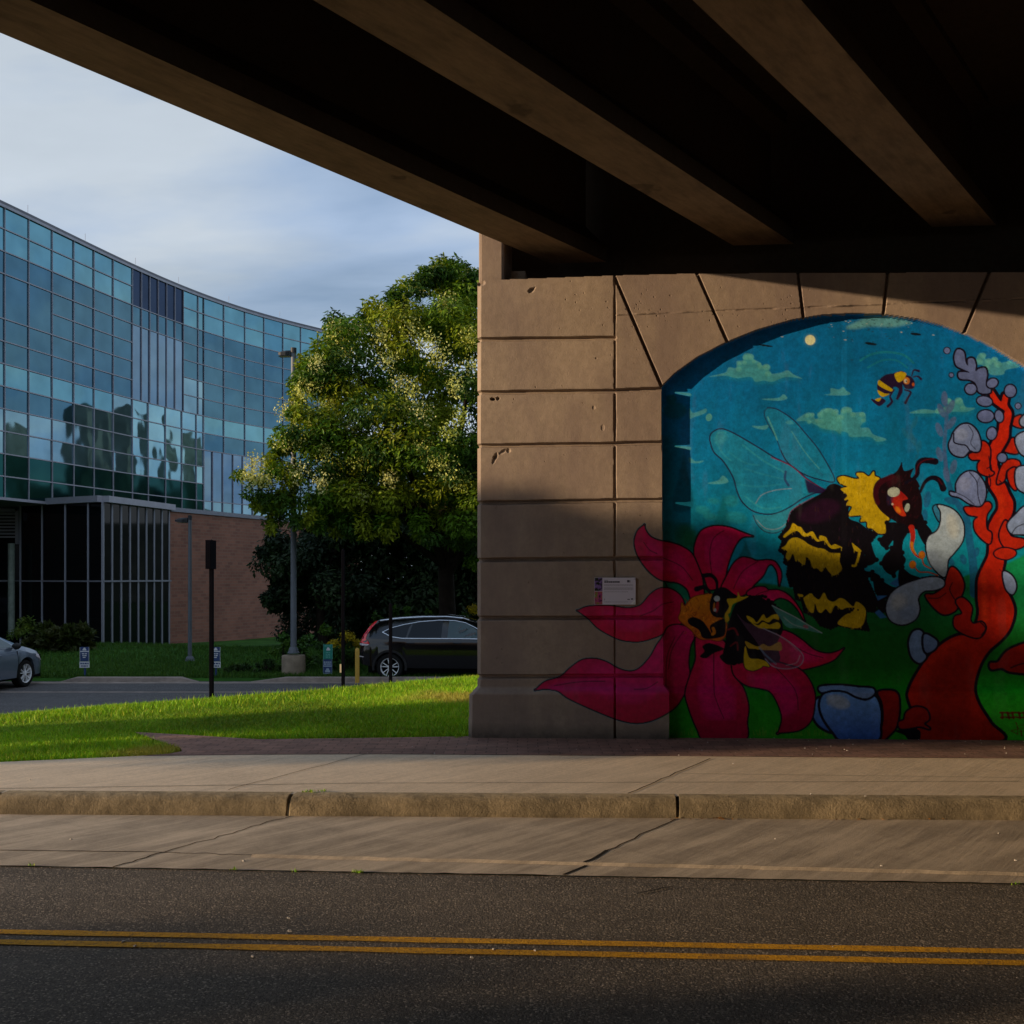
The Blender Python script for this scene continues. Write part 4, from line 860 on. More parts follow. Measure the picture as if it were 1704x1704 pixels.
crack(jag((0, 1441), (1704, 1471), 60, 2), -.15, .014); crack(jag((1060, 1487), (1120, 1475), 8, 2), -.15, .012)
tag(m.build('pavement_joints', M_JOINT, recalc=False), kind='structure')
# light worn ridge along the gutter and the patched asphalt edge
m = MB(); M_RIDGE = simple('worn_gutter_ridge', (.42, .32, .23), .9, 0, .2, .4, 4, .4, 90)
for a, b, w in (((420, 1425), (1900, 1460), .035),):
    P = [onp(a[0]+(b[0]-a[0])*k/40, a[1]+(b[1]-a[1])*k/40+r5.gauss(0, .5), -.15) for k in range(41)]
    m.grid([[(p[0], p[1]-w, p[2]+.001) for p in P], [(p[0], p[1]+r5.uniform(-.006, .006), p[2]+.014) for p in P], [(p[0], p[1]+w, p[2]+.001) for p in P]])
tag(m.build('gutter_ridge', M_GUT), kind='structure')
# brick paving (with the lobe of path running off to the left)
lobe = [(225, 1219), (262, 1232), (300, 1245), (303, 1250), (280, 1254), (240, 1257)]
top = [(225, 1218), (300, 1222), (430, 1230), (600, 1228), (780, 1225)]
P = [onp(u, v) for u, v in top]+[(8.0, D-.02, gz(8)), (40, D-.02, gz(40))]
m = MB(); bot = [onp(u, v) for u, v in lobe]
xw = np.linspace(bot[-1][0], 40, 40)
poly = [(p[0], p[1], p[2]) for p in P]+[(x, L_walk_top(x), gz(x)) for x in xw[::-1]]+bot[::-1]
m.face([(p[0], p[1], p[2]+.0) for p in poly]); BR = m
bm = bmesh.new(); f = bm.faces.new([bm.verts.new(p) for p in poly]); bmesh.ops.triangulate(bm, faces=[f])
me = bpy.data.meshes.new('brick_path'); bm.to_mesh(me); bm.free(); me.materials.append(M_PAVE)
o = bpy.data.objects.new('brick_path', me); COL.objects.link(o); tag(o, kind='structure')
for pg in me.polygons:
    if pg.normal.z < 0: pg.flip()
# ------------------------------------------------------------------ terrain: lawn bank, low car park, far lawn
def sst(a, b, x): t = np.clip((x-a)/(b-a), 0, 1); return t*t*(3-2*t)
def crest(X): return np.clip(18.2+.49*X, 14.4, 19)
def th(X, Y):
    yc = crest(X); ht = .07+.030*np.clip(X, -7.5, 2)
    near = ht*sst(11.5, yc-1, Y)-.03
    drop = sst(yc, yc+4.0, Y)
    lot = -1.0+.13*sst(27.55, 27.8, Y)*1.0-.33*sst(36, 52, Y)+.25*np.exp(-((X+14.0)/4)**2-((Y-37)/3)**2)
    return near*(1-drop)+lot*drop
gxs = np.concatenate([np.linspace(-160, -34, 14), np.linspace(-32, 22, 150), np.linspace(24, 200, 16)])
gys = np.concatenate([np.linspace(9.0, 32, 120), np.linspace(32.5, 60, 50), np.linspace(64, 900, 24)])
GX, GY = np.meshgrid(gxs, gys); GZ = th(GX, GY)
# the bank starts at the walk: keep it under the paved strips
wx, wy, wz = W(GX, GY, GZ)
yb = np.array([L_walk_top(x) for x in wx.ravel()]).reshape(wx.shape)
GZ = np.where(wy < yb+.05, -.35, GZ+gz(np.clip(wx, -10, 8))*(1-sst(18, 24, GY)))
GZ = np.where((wx > onwall(782, 1200)[0]) & (wy < D+4.2), -.35, GZ)
wx, wy, wz = W(GX, GY, GZ)
i2 = np.arange(GX.size).reshape(GX.shape)
q = np.stack([i2[:-1, :-1], i2[:-1, 1:], i2[1:, 1:], i2[1:, :-1]], -1).reshape(-1, 4)
ctr = c4(GY).ravel(); 
ter = np_mesh('ground', np.stack([wx, wy, wz], -1).reshape(-1, 3), q, [M_SOIL, M_FARLAWN], smooth=True, mi=(ctr > 26).astype(int)); tag(ter, kind='structure')
ter.location.z = -.012
# base sheet under everything out to the horizon
m = MB(); m.face([(-900, -900, -2.6), (900, -900, -2.6), (900, 900, -2.6), (-900, 900, -2.6)]); tag(m.build('ground', M_FARLAWN), kind='structure')
# near-side walk behind the camera
m = MB(); m.box(-60, 60, -2.29, 1.4, -.3, .0); tag(m.build('sidewalk', M_WALK), kind='structure')
# lawn in front of the path on the left (between path and sidewalk)
lobe_full = [(-400, 1262), (-300, 1219), (0, 1196), (225, 1217)]+lobe[1:]+[(240, 1258), (120, 1264), (0, 1269), (-300, 1274)]
# ------------------------------------------------------------------ car park
m = MB(); rows = []
for Y in (20.0, 22, 24, 26, 27.62): rows.append([W(X, Y, -1.0+.035) for X in np.linspace(-60, 26, 30)])
m.grid(rows); tag(m.build('parking_lot', M_LOT), kind='structure')
M_KERB2 = simple('lot_kerb_concrete', (.27, .22, .19), .9, 0, .2, .3, 3, .4, 40)
for u0, u1 in ((98, 330), (415, 900)):
    m = MB(); n = 24; Xa, Xb = (u0-CU)/F*27.5, (u1-CU)/F*27.5
    sec = [(27.42, -.97), (27.44, -.865), (27.47, -.845), (27.62, -.845), (27.66, -.97)]
    rows = []
    for y, z in sec:
        rows.append([W(Xa+(Xb-Xa)*k/n, y+(.28 if k in (0, n) else 0)*0, -.97+(z+.97)*min(1, min(k, n-k)/3.0 if u0 < 400 else k/3.0)) for k in range(n+1)])
    m.grid(rows); tag(m.build('lot_kerb', M_KERB2, smooth=False), kind='structure')
m = MB(); m.grid([[W(X, y, -1.0+.040) for X in np.linspace(-30, 20, 20)] for y in (27.0, 27.42)]); tag(m.build('lot_gutter', M_KERB2), kind='structure')
m = MB(); m.grid([[W(X, y, -1.0+.040) for X in np.linspace(-30, -5, 20)] for y in (24.9, 25.1)]); tag(m.build('lot_marking', M_KERB2), kind='structure')
# ------------------------------------------------------------------ glass office building
def glass(name, tint, rough=.03, wave=.25, metal=1.0):
    t = NT(name)
    f = t.noise(.9, 3, .5)
    c = t.ramp(f, [(.3, mul(tint, .85)), (.7, mul(tint, 1.12))])
    h = t.math('ADD', t.noise(.6, 0, .3), t.math('MULTIPLY', t.noise(1.6, 0, .3), .22))
    return t.done(t.bsdf(c, rough, metal, .5, t.bump(h, wave*.8, .06)))
G_TEAL = glass('teal_glass', (.17, .37, .43)); G_BLUE = glass('blue_grey_glass', (.085, .19, .255)); G_MID = glass('pale_blue_glass', (.24, .39, .45))
G_GREEN = glass('dark_green_glass', (.016, .085, .08), .06); G_NAVY = glass('navy_panel', (.035, .055, .10), .2); G_FIN = glass('tall_blue_glass', (.19, .29, .38))
G_BRIGHT = glass('bright_glass', (.28, .49, .55), .03, .4)
G_BLACK = NT('black_glass'); G_BLACK = G_BLACK.done(G_BLACK.bsdf((.004, .006, .007), .04, 0, .12))
M_MULL = simple('window_frame_grey', (.36, .36, .42), .5, .3, .5, .1, 3, 0)
M_TRIM = simple('pale_metal_trim', (.22, .23, .28), .5, .3, .5, .1, 3, 0)
M_BRICK2 = None
t = NT('office_brick')
b = t.n('ShaderNodeTexBrick'); b.inputs['Scale'].default_value = 1; b.inputs['Brick Width'].default_value = .42; b.inputs['Row Height'].default_value = .14; b.inputs['Mortar Size'].default_value = .010
b.inputs['Color1'].default_value = (.33, .145, .10, 1); b.inputs['Color2'].default_value = (.20, .09, .068, 1); b.inputs['Mortar'].default_value = (.26, .19, .15, 1)
uvn = t.n('ShaderNodeSeparateXYZ'); t.l(t.tc.outputs['Object'], uvn.inputs[0])
cx = t.n('ShaderNodeCombineXYZ'); t.l(t.math('ADD', uvn.outputs[1], t.math('MULTIPLY', uvn.outputs[0], .3)), cx.inputs[0]); t.l(uvn.outputs[2], cx.inputs[1]); t.l(cx.outputs[0], b.inputs['Vector'])
M_BRICK2 = t.done(t.bsdf(t.mix(.35, b.outputs['Color'], t.ramp(t.noise(.6, 5, .65), [(.3, (.15, .068, .05)), (.7, (.34, .155, .11))])), .9, 0, .2))
hp = np.polyfit([-230, -120, 0, 60, 120, 170, 219, 262, 305, 337, 372, 437, 500, 538, 562], [740, 687, 630, 602, 573, 548.5, 525, 506, 487.5, 473.5, 461.5, 442, 424.5, 415, 409], 5)
SC = .862
def fY(u): return 15.8*F/np.polyval(hp, u)*SC
def fac(u, z, off=0.0):
    Y = float(fY(u)); e = 1.0; Y2 = float(fY(u+e)); a = np.array([(u-CU)/F*Y, Y]); bb = np.array([(u+e-CU)/F*Y2, Y2]); d = (bb-a)/np.linalg.norm(bb-a)
    n = np.array([d[1], -d[0]]); p = a+n*off
    return W(p[0], p[1], z)
ZT = EYE+15.8*SC-.25; RH = (ZT-(EYE+130*fY(7)/F))/13
zr = [ZT-RH*i for i in range(14)]
BLD = empty('office_building', W(-16, 46, -1.1), 'curved teal glass office building with a brick base beyond the lawn', 'building')
colsL = [-230, -185, -145, -107, -70, -32, 7, 47, 86, 122, 155.6, 187.6, 219.5]
fins = [219.5, 234.5, 248.4, 262.4, 276.3, 290.3, 304.3]
low = [219.5, 246, 274.7, 302, 326, 338]
mid = [304.3, 329, 338.4]
colsR = [338.4, 372, 407, 438.8, 470.5, 500, 528.6, 553, 562]
half = [338.4, 353, 370, 387, 403, 420, 436, 453, 470.5, 485, 500, 514, 528.6, 541, 553, 562]
PANES = []                                  # u0,u1,row0,row1,material
r6 = random.Random(12)
def rowmat(i, u):
    if i < 2: return G_TEAL
    if i < 7: return G_BLUE
    if i == 7: return G_TEAL if u < 160 else G_MID
    if i < 11: return G_MID if u > 90 or i > 9 else (G_BLUE if i == 8 else G_MID)
    return G_GREEN
for a, b in zip(colsL[:-1], colsL[1:]):
    i = 0
    while i < 13:
        j = i+1
        if i == 3 and b < 90: j = 5
        PANES.append((a, b, i, j, rowmat(i, a))); i = j
for a, b in zip(fins[:-1], fins[1:]):
    PANES += [(a, b, 0, 2, G_NAVY), (a, b, 2, 3, G_BLUE), (a, b, 3, 7, G_FIN)]
for a, b in zip(mid[:-1], mid[1:]):
    for i in range(7): PANES.append((a, b, i, i+1, rowmat(i, a) if i < 5 else G_MID))
for a, b in zip(low[:-1], low[1:]):
    for i in range(7, 13): PANES.append((a, b, i, i+1, G_BRIGHT if i < 11 else G_GREEN))
for a, b in zip(colsR[:-1], colsR[1:]):
    for i in range(9): PANES.append((a, b, i, i+1, (G_TEAL, G_TEAL, G_BLUE, G_BLUE, G_BLUE, G_BLUE, G_BLUE, G_TEAL, G_BLUE)[i]))
for a, b in zip(half[:-1], half[1:]): PANES += [(a, b, 9, 12, G_FIN), (a, b, 12, 13, G_MID)]
def pane_quad(p):
    a, b, i, j, m = p; ins = .0
    x_, p_, q_ = r6.gauss(0, .002), r6.gauss(0, .0022), r6.gauss(0, .0018); jit = [x_, x_+p_, x_+p_+q_, x_+q_]
    return [fac(a, zr[j], jit[0]), fac(b, zr[j], jit[1]), fac(b, zr[i], jit[2]), fac(a, zr[i], jit[3])]
def area(p):
    u0, u1 = max(p[0], 0), p[1]
    return max(0, u1-u0)*(p[3]-p[2])*F*RH/fY(p[1])*(1.0 if p[1] < 420 else .25)
PANES.sort(key=lambda p: -area(p))
for p in PANES[:100]:
    m = MB(); m.face(pane_quad(p)); m.build('window_pane', p[4], BLD, recalc=False)
mats = [G_TEAL, G_BLUE, G_MID, G_GREEN, G_NAVY, G_FIN, G_BRIGHT]
m = MB()
for p in PANES[100:]: m.face(pane_quad(p), mats.index(p[4]))
o = m.build('window_panes', mats, BLD, recalc=False); o['kind'] = 'stuff'
# mullion grid
m = MB()
def hbar(u0, u1, z, h, dep):
    n = max(1, int(abs(u1-u0)/14)+1); us_ = np.linspace(u0, u1, n+1)
    for a, b in zip(us_[:-1], us_[1:]):
        q = [fac(a, z-h/2, -.03), fac(b, z-h/2, -.03), fac(b, z-h/2, dep), fac(a, z-h/2, dep)]
        m.hexa(q+[(x, y, z+h/2) for x, y, _ in q])
def vbar(u, z0, z1, w, dep):
    du = w*F/fY(u)*.15
    q = [fac(u-du, z0, -.03), fac(u+du, z0, -.03), fac(u+du, z0, dep), fac(u-du, z0, dep)]
    m.hexa(q+[(x, y, z1) for x, y, _ in q])
for i in range(14):
    z = zr[i]
    if i in (0, 13): hbar(-230, 562, z, .10, .07); continue
    skipL = i == 4
    hbar(86 if skipL else -230, 219.5, z, .042, .04)
    if i == 2 or i == 3 or i >= 7: hbar(219.5, 304.3, z, .042, .04)
    hbar(304.3, 338.4, z, .042, .04)
    if i < 10 or i == 12: hbar(338.4, 562, z, .042, .04)
for u in colsL: vbar(u, zr[13], zr[0], .05, .05)
for u in fins[1:]: vbar(u, zr[7], zr[0], .05, .055)
for u in low[1:]: vbar(u, zr[13], zr[7], .05, .05)
for u in mid: vbar(u, zr[7], zr[0], .05, .05)
for u in colsR: vbar(u, zr[9], zr[0], .05, .05)
for u in half: vbar(u, zr[13], zr[9], .05, .06)
m.build('window_frame', M_MULL, BLD)
m = MB(); n = 40
uu_ = np.linspace(-230, 562, n+1)
for a, b in zip(uu_[:-1], uu_[1:]):
    q = [fac(a, zr[0]+.05, -.4), fac(b, zr[0]+.05, -.4), fac(b, zr[0]+.05, .07), fac(a, zr[0]+.05, .07)]
    m.hexa(q+[(x, y, zr[0]+.15) for x, y, _ in q])
m.build('roof_coping', simple('coping_grey', (.16, .16, .19), .5, .2, .4, .1, 3, 0), BLD)
for u in (54, 149, 232, 303, 386, 470):
    m = MB(); p = fac(u, zr[0]+.3, -.2); m.tube([p, (p[0], p[1], p[2]+.28)], .008, 5); m.build('lightning_rod', M_MULL, BLD)
# end wall and roof deck
m = MB(); e0 = fac(562, 0, 0); dN = Vector(fac(562, 0, -20))-Vector(e0)
top_ = [fac(u, zr[0]+.02, -.1) for u in uu_]; back = [fac(u, zr[0]+.02, -22) for u in (562, 300, 60, -230)]
m.face(top_+back); m.face([fac(562, zr[13], 0), fac(562, zr[13], -22), fac(562, zr[0], -22), fac(562, zr[0], 0)])
m.build('roof', M_MULL, BLD, recalc=False)
m = MB(); zb = zr[13]
ub = np.linspace(-230, 562, 30)
m.face([fac(u, zb-.05, .04) for u in ub]+[fac(u, zb-.05, -6) for u in ub[::-1]]); m.build('soffit', M_TRIM, BLD, recalc=False)
# lower storey: projecting black-glass box with pale frames, louvre, brick wall with coping
PA, PB, PC_ = (-19.2, 42.3), (-15.13, 40.0), (-14.19, 44.9)
z_g, z_t = -1.35, 4.46
def seg(a, b, k): return (a[0]+(b[0]-a[0])*k, a[1]+(b[1]-a[1])*k)
m = MB()
for a, b in ((PA, PB), (PB, PC_)):
    m.face([W(*a, z_g), W(*b, z_g), W(*b, z_t), W(*a, z_t)])
PZ = (-26.0, 41.5); PA2 = (-20.2, 44.0)
m.face([W(*PZ, z_g), W(*PA2, z_g), W(*PA2, z_t), W(*PZ, z_t)]); m.face([W(*PA2, z_g), W(*PA, z_g), W(*PA, z_t), W(*PA2, z_t)])
m.build('entrance_glazing', G_BLACK, BLD, recalc=False)
m = MB()
def vpost(p, w, z0=z_g, z1=z_t):
    m.obox(W(p[0]-w/2, p[1]), W(p[0]+w/2, p[1]), .14, z0, z1)
for u in (35, 71, 109.5, 147.5, 171):
    k = 0.0; best = min(np.linspace(0, 1, 400), key=lambda k: abs(CU+F*seg(PA, PB, k)[0]/seg(PA, PB, k)[1]-u)); vpost(seg(PA, PB, best), .065)
for u in (186.5, 201.5, 216, 230, 243.5, 256.5, 269.5, 281.5):
    best = min(np.linspace(0, 1, 400), key=lambda k: abs(CU+F*seg(PB, PC_, k)[0]/seg(PB, PC_, k)[1]-u)); vpost(seg(PB, PC_, best), .042)
zm = EYE-(967-HV)*41/F
for a, b in ((PA, PB), (PB, PC_)): m.obox(W(*a), W(*b), .12, zm-.03, zm+.03)
m.obox(W(*PZ), W(*PA2), .12, zm-.03, zm+.03)
m.build('entrance_frame', M_TRIM, BLD)
m = MB()
for a, b in ((PA, PB), (PB, PC_)): m.obox(W(*a), W(*b), .5, z_t+.003, z_t+.24)
m.obox(W(*PZ), W(*PA2), .5, z_t-.25, z_t+.24)
m.build('entrance_canopy', M_MULL, BLD)
m = MB()
for k in range(9): m.obox(at(-40, 0, 42.9)[:2], at(27, 0, 42.9)[:2], .12, 3.25+k*.13, 3.32+k*.13)
m.obox(at(27, 0, 42.8)[:2], at(33, 0, 42.8)[:2], .2, 3.0, 4.3); m.build('louvre', M_TRIM, BLD)
M_COL = simple('interior_column', (.22, .27, .24), .7)
for u, Y in ((19, 42.2), (155, 40.9)):
    m = MB(); p = at(u, 0, Y-.2); m.tube([(p[0], p[1], -.6), (p[0], p[1], 3.0)], .13, 10); m.build('interior_column', M_COL, BLD, smooth=True)
PD = ((600-CU)/F*61, 61.0)
m2 = MB(); m2.obox(W(*PC_), W(*PD), .5, -2.0, 4.42, off=-.25); m2.build('brick_wall', M_BRICK2, BLD)
m2 = MB(); m2.obox(W(*PC_), W(*PD), .62, 4.423, 4.60, off=-.25); m2.build('wall_coping', M_TRIM, BLD)
# white balcony-like piece of the building seen through the tree
# neighbours that only the glass shows: a brick tower and a far house row to the right, hidden behind the bridge from here
TWR = empty('tower_block', W(54, 102, -1.5), 'grey tower block standing behind the bridge, seen only mirrored in the glass', 'building')
m = MB()
for (xa_, ya_), (xb_, yb_), h in (((51.3, 104.2), (54.4, 104.0), 22), ((59.4, 100.2), (62.2, 97.4), 20.5), ((50.4, 100.5), (50.4, 104.5), 14), ((54.4, 104.3), (59.4, 100.6), 12.5), ((62.4, 97.6), (72, 84), 9.5), ((40, 112), (51, 106), 8)): m.obox(W(xa_, ya_), W(xb_, yb_), 3.0, -2, h, off=-1.5)
m.build('wall', simple('tower_concrete', (.05, .075, .09), .9, 0, .1, .5, .5, .3, 3), TWR)
m = MB(); m.box(-40, -31, 10.6, 62, -2, 7.0)  # unseen block added at left so the car park lies in shade
LOW = empty('shade_building', (-35, 20, -1.5), 'unseen long low brick building added to shade the car park', 'building'); m.build('wall', M_BRICK2, LOW)

# ------------------------------------------------------------------ street furniture
M_POLE = simple('grey_pole_paint', (.13, .145, .17), .55, .1, .35, .12, 3, .05)
M_BLK = simple('black_steel', (.003, .003, .006), .9, 0, .05, .2, 5, .05)
M_HEAD = simple('shaded_lamp_head', (.035, .038, .045), .55, .1, .3, .12, 3, .05)  # shade at the lamp top put into a darker head colour
M_CAST = simple('lamp_base_concrete', (.26, .205, .15), .9, 0, .2, .25, 5, .4, 40)
M_WHITE = simple('sign_white', (.55, .57, .60), .5, 0, .4, .05, 5, 0)
M_SBLUE = simple('sign_blue', (.022, .05, .15), .5, 0, .4, .1, 5, 0); M_SGREEN = simple('sign_green', (.01, .20, .155), .5, 0, .4, .1, 5, 0)
M_BOLL = simple('bollard_yellow', (.50, .30, .045), .5, 0, .4, .12, 6, .1)
def lamp(u, v_base, v_top, Y, label, base_h=0, arm=-1):
    p = at(u, v_base, Y); zt = at(u, v_top, Y)[2]; z0 = p[2]
    e = empty('street_lamp', (p[0], p[1], z0), label, 'street lamp', 'grey lamp posts in the car park')
    if base_h:
        m = MB(); m.lathe((p[0], p[1], z0-.05), [(.31, 0), (.31, base_h), (.295, base_h+.04), (.1, base_h+.045)], 28); m.build('concrete_base', M_CAST, e, smooth=True)
    zb = z0+base_h+(.04 if base_h else 0)
    m = MB(); m.lathe((p[0], p[1], zb), [(.16, 0), (.16, .03), (.125, .05), (.115, .13), (.09, .16)], 20)
    for k in range(4):
        a = R(45+90*k); m.lathe((p[0]+.125*math.cos(a), p[1]+.125*math.sin(a), zb+.03), [(.02, 0), (.02, .06), (.004, .065)], 8)
    m.build('base_plate', M_POLE, e, smooth=True)
    r = .082 if base_h else .062
    m = MB(); m.tube([(p[0], p[1], zb+.1), (p[0], p[1], zt)], [r, r*.82], 16); m.build('pole', M_POLE, e, smooth=True)
    sx = Y/F
    h = MB(); hx = W(-1, .15); k = 1/math.hypot(hx[0], hx[1]); hx = Vector((hx[0]*k, hx[1]*k, 0)); hy = Vector((-hx.y, hx.x, 0)); c0 = Vector((p[0], p[1], zt-.06))
    L = 20*sx
    prof = [(.0, .05, .07, -.07), (.10*L, .07, .07, -.075), (.35*L, .16, .06, -.08), (.75*L, .17, .04, -.07), (L, .12, .015, -.05), (L+.02, .06, -.01, -.04)]
    rows = []
    for x, w, a, b2 in prof:
        rows.append([c0+hx*(x+.06)+hy*(w*s)+Vector((0, 0, zz)) for s, zz in ((-1, b2), (-1, (a+b2)/2+.02), (-.6, a), (.6, a), (1, (a+b2)/2+.02), (1, b2), (-1, b2))])
    h.grid(rows); h.face(rows[-1][:6]); h.build('lamp_head', M_HEAD, e)
    h = MB(); h.tube([c0+Vector((0, 0, .0)), c0+Vector((0, 0, .14))], r*.95, 12); h.build('pole_cap', M_HEAD, e)
    h = MB(); c1 = c0+hx*(.06+.55*L)+Vector((0, 0, -.085))
    h.face([c1+hx*.16+hy*.12, c1+hx*.16-hy*.12, c1-hx*.16-hy*.12, c1-hx*.16+hy*.12]); h.build('lens', M_WHITE, e)
    return e
lamp(488.5, 1131, 584, 28.6, 'tall grey street lamp on a round concrete base before the tree', base_h=.66)
lamp(316, 1101, 862, 33.0, 'short grey street lamp on the lawn in front of the brick wall')
def fr(u, Y, yaw=0):                       # local frame of a board facing the camera, turned by yaw
    p = at(u, 1000, Y); a = YAW+R(yaw); return Vector((p[0], p[1], 0)), Vector((math.cos(a), math.sin(a), 0)), Vector((math.sin(a), -math.cos(a), 0))
def board(m, c, rx, n, x0, x1, z0, z1, off, t=.006):
    q = [c+rx*x0+n*off, c+rx*x1+n*off, c+rx*x1+n*(off-t), c+rx*x0+n*(off-t)]
    m.hexa([(p.x, p.y, z0) for p in q]+[(p.x, p.y, z1) for p in q])
def zat(v, Y): return EYE-(v-HV)/F*Y
M_SBLK = simple('sign_dark_ink', (.015, .02, .05), .6, 0, .3, .1, 5, 0)
def car_icon(m, c, rx, n, x, z, s, off):
    m.face([tuple(c+rx*(x+a*s)+n*off+Vector((0, 0, z+b*s))) for a, b in ((-.5, 0), (.5, 0), (.5, .38), (.36, .42), (.22, .8), (-.22, .8), (-.36, .42), (-.5, .38))])
def wording(m, c, rx, n, x0, x1, z, h, off, nw, seed):
    r = random.Random(seed); x = x0
    while x < x1-.01:
        w = min(r.uniform(.03, .07), x1-x); board(m, c, rx, n, x, x+w, z, z+h, off, .001); x += w+.014
def blue_sign(u, Y, label):
    c, rx, n = fr(u, Y, 4); zb = zat(1136, Y); s = Y/F
    e = empty('parking_sign', (c.x, c.y, zb), label, 'sign', 'blue and white parking signs at the kerb')
    m = MB(); m.tube([(c.x, c.y, zb-.1), (c.x, c.y, zat(1080, Y))], .028, 8); m.build('post', M_SBLUE, e)
    m = MB(); hw = 7.5*s; board(m, c, rx, n, -hw, hw, zat(1100, Y), zat(1076.5, Y), .045); m.build('upper_board', M_SBLUE, e, bevel=.002)
    m = MB(); board(m, c, rx, n, -hw*1.08, hw*1.08, zat(1111, Y), zat(1100.6, Y), .045); m.build('lower_board', M_WHITE, e)
    m = MB()
    for z0, z1 in ((1084.6, 1083),): board(m, c, rx, n, -hw*.95, hw*.95, zat(z0, Y), zat(z1, Y), .05)
    car_icon(m, c, rx, n, 0, zat(1082.2, Y), .09, .048)
    for k, z in enumerate((1088.5, 1091.5, 1094.5)): wording(m, c, rx, n, -hw*(.55-.1*k), hw*(.55-.1*k), zat(z, Y), .026, .049, 3, k)
    for sx in (-1, 1): board(m, c, rx, n, *(sorted((sx*hw*.93, sx*hw))), zat(1100, Y), zat(1076.5, Y), .049, .003)
    m.build('white_lettering', M_WHITE, e)
    m = MB(); wording(m, c, rx, n, -hw*.9, hw*.9, zat(1105, Y), .035, .049, 3, 7); wording(m, c, rx, n, -hw*.7, hw*.7, zat(1109, Y), .03, .049, 3, 8); m.build('blue_lettering', M_SBLUE, e)
    return e
blue_sign(141.5, 27.9, 'blue and white parking sign in front of the dark entrance, left of the lamps')
blue_sign(359.5, 27.9, 'blue and white parking sign half hidden behind the thick black post')
Y = 28.2; c, rx, n = fr(546, Y, 2); s = Y/F
e = empty('parking_sign', (c.x, c.y, zat(1130, Y)), 'green over blue parking sign beside the concrete lamp base', 'sign')
m = MB(); m.tube([(c.x, c.y, zat(1131, Y)-.1), (c.x, c.y, zat(1075, Y))], .025, 8); m.build('post', M_BLK, e)
hw = 7.7*s; tl = .010
m = MB(); board(m, c, rx, n, -hw, hw, zat(1096.5, Y), zat(1072, Y), .045); m.build('upper_board', M_SGREEN, e)
c2 = c-rx*.008
m = MB(); board(m, c2, rx, n, -hw*.97, hw*.97, zat(1121, Y), zat(1097, Y), .045); m.build('lower_board', M_SBLUE, e)
M_SGLIGHT = simple('sign_pale_green', (.10, .34, .30), .5, 0, .4, .1, 5, 0)
m = MB(); car_icon(m, c, rx, n, .01, zat(1082.2, Y), .10, .048); m.build('car_symbol', M_WHITE, e)
m = MB()
for k, z in enumerate((1086.5, 1089.5, 1092, 1094.6)): wording(m, c, rx, n, -hw*.45, hw*.5, zat(z, Y), .022, .049, 3, 20+k)
wording(m, c, rx, n, -hw*.7, hw*.7, zat(1075.6, Y), .03, .049, 3, 30)
for sx in (-1, 1): board(m, c, rx, n, *sorted((sx*hw*.93, sx*hw)), zat(1096.5, Y), zat(1072, Y), .049, .003)
m.build('green_lettering', M_SGLIGHT, e)
m = MB(); wording(m, c2, rx, n, -hw*.8, hw*.8, zat(1103, Y), .04, .049, 3, 41); wording(m, c2, rx, n, -hw*.8, hw*.8, zat(1106, Y), .035, .049, 3, 42)
board(m, c2, rx, n, -hw*.9, hw*.9, zat(1109, Y), zat(1107.3, Y), .049, .003); car_icon(m, c2, rx, n, 0, zat(1118.5, Y), .13, .048)
for sx in (-1, 1): board(m, c2, rx, n, *sorted((sx*hw*.92, sx*hw*.97)), zat(1121, Y), zat(1097, Y), .049, .003)
board(m, c2, rx, n, -hw*.97, hw*.97, zat(1121, Y), zat(1120, Y), .050, .003)
m.build('white_lettering', simple('sign_dim_white', (.28, .36, .46), .5, 0, .4, .05, 5, 0), e)
# black posts on the grass bank
def post(u, v0, v1, Y, w, label, name='sign_post'):
    c, rx, n = fr(u, Y); z0, z1 = zat(v0, Y), zat(v1, Y)
    e = empty(name, (c.x, c.y, z0), label, 'post', 'slim black posts on the grass bank')
    m = MB(); h = w/2
    q = [c-rx*h-n*h, c+rx*h-n*h, c+rx*h+n*h, c-rx*h+n*h]; m.hexa([(p.x, p.y, z0-.25) for p in q]+[(p.x, p.y, z1) for p in q]); m.build('post', M_BLK, e, bevel=.006)
    m = MB(); m.lathe((c.x, c.y, z1), [(h*.9, 0), (h*.9, .012), (.004, .03)], 8); m.build('cap', M_BLK, e)
    return e, c, rx, n
Y = 16.6; e, c, rx, n = post(352, 1158, 901, Y, .062, 'thick black post carrying a sign seen edge-on, left of the lamp bases')
m = MB(); s = Y/F; q = [c-rx*(5.5*s)-n*.16, c+rx*(3.2*s)-n*.16, c+rx*(3.2*s)+n*.16, c-rx*(5.5*s)+n*.16]; m.hexa([(p.x, p.y, zat(947, Y)) for p in q]+[(p.x, p.y, zat(899, Y)) for p in q]); m.build('sign_board', M_BLK, e, bevel=.004)
Y = 18.2; e, c, rx, n = post(571, 1142, 916, Y, .056, 'black post with a small pale tag beside the green parking sign')
m = MB(); s = Y/F; board(m, c, rx, n, -5.2*s, -2.4*s, zat(1119, Y), zat(1105, Y), .035); m.build('tag', simple('pale_tag', (.62, .52, .36), .6), e)
post(650, 1136, 1006, 18.8, .058, 'short black post standing in front of the parked black car')
c, rx, n = fr(594.5, 27.2); z0 = zat(1131, 27.2)
m = MB(); m.lathe((c.x, c.y, z0-.1), [(.056, 0), (.056, .82), (.050, .87), (.03, .895), (.004, .90)], 18); o = m.build('bollard', M_BOLL, smooth=True)
tag(o, 'yellow steel bollard behind the rear bumper of the black car', 'bollard')
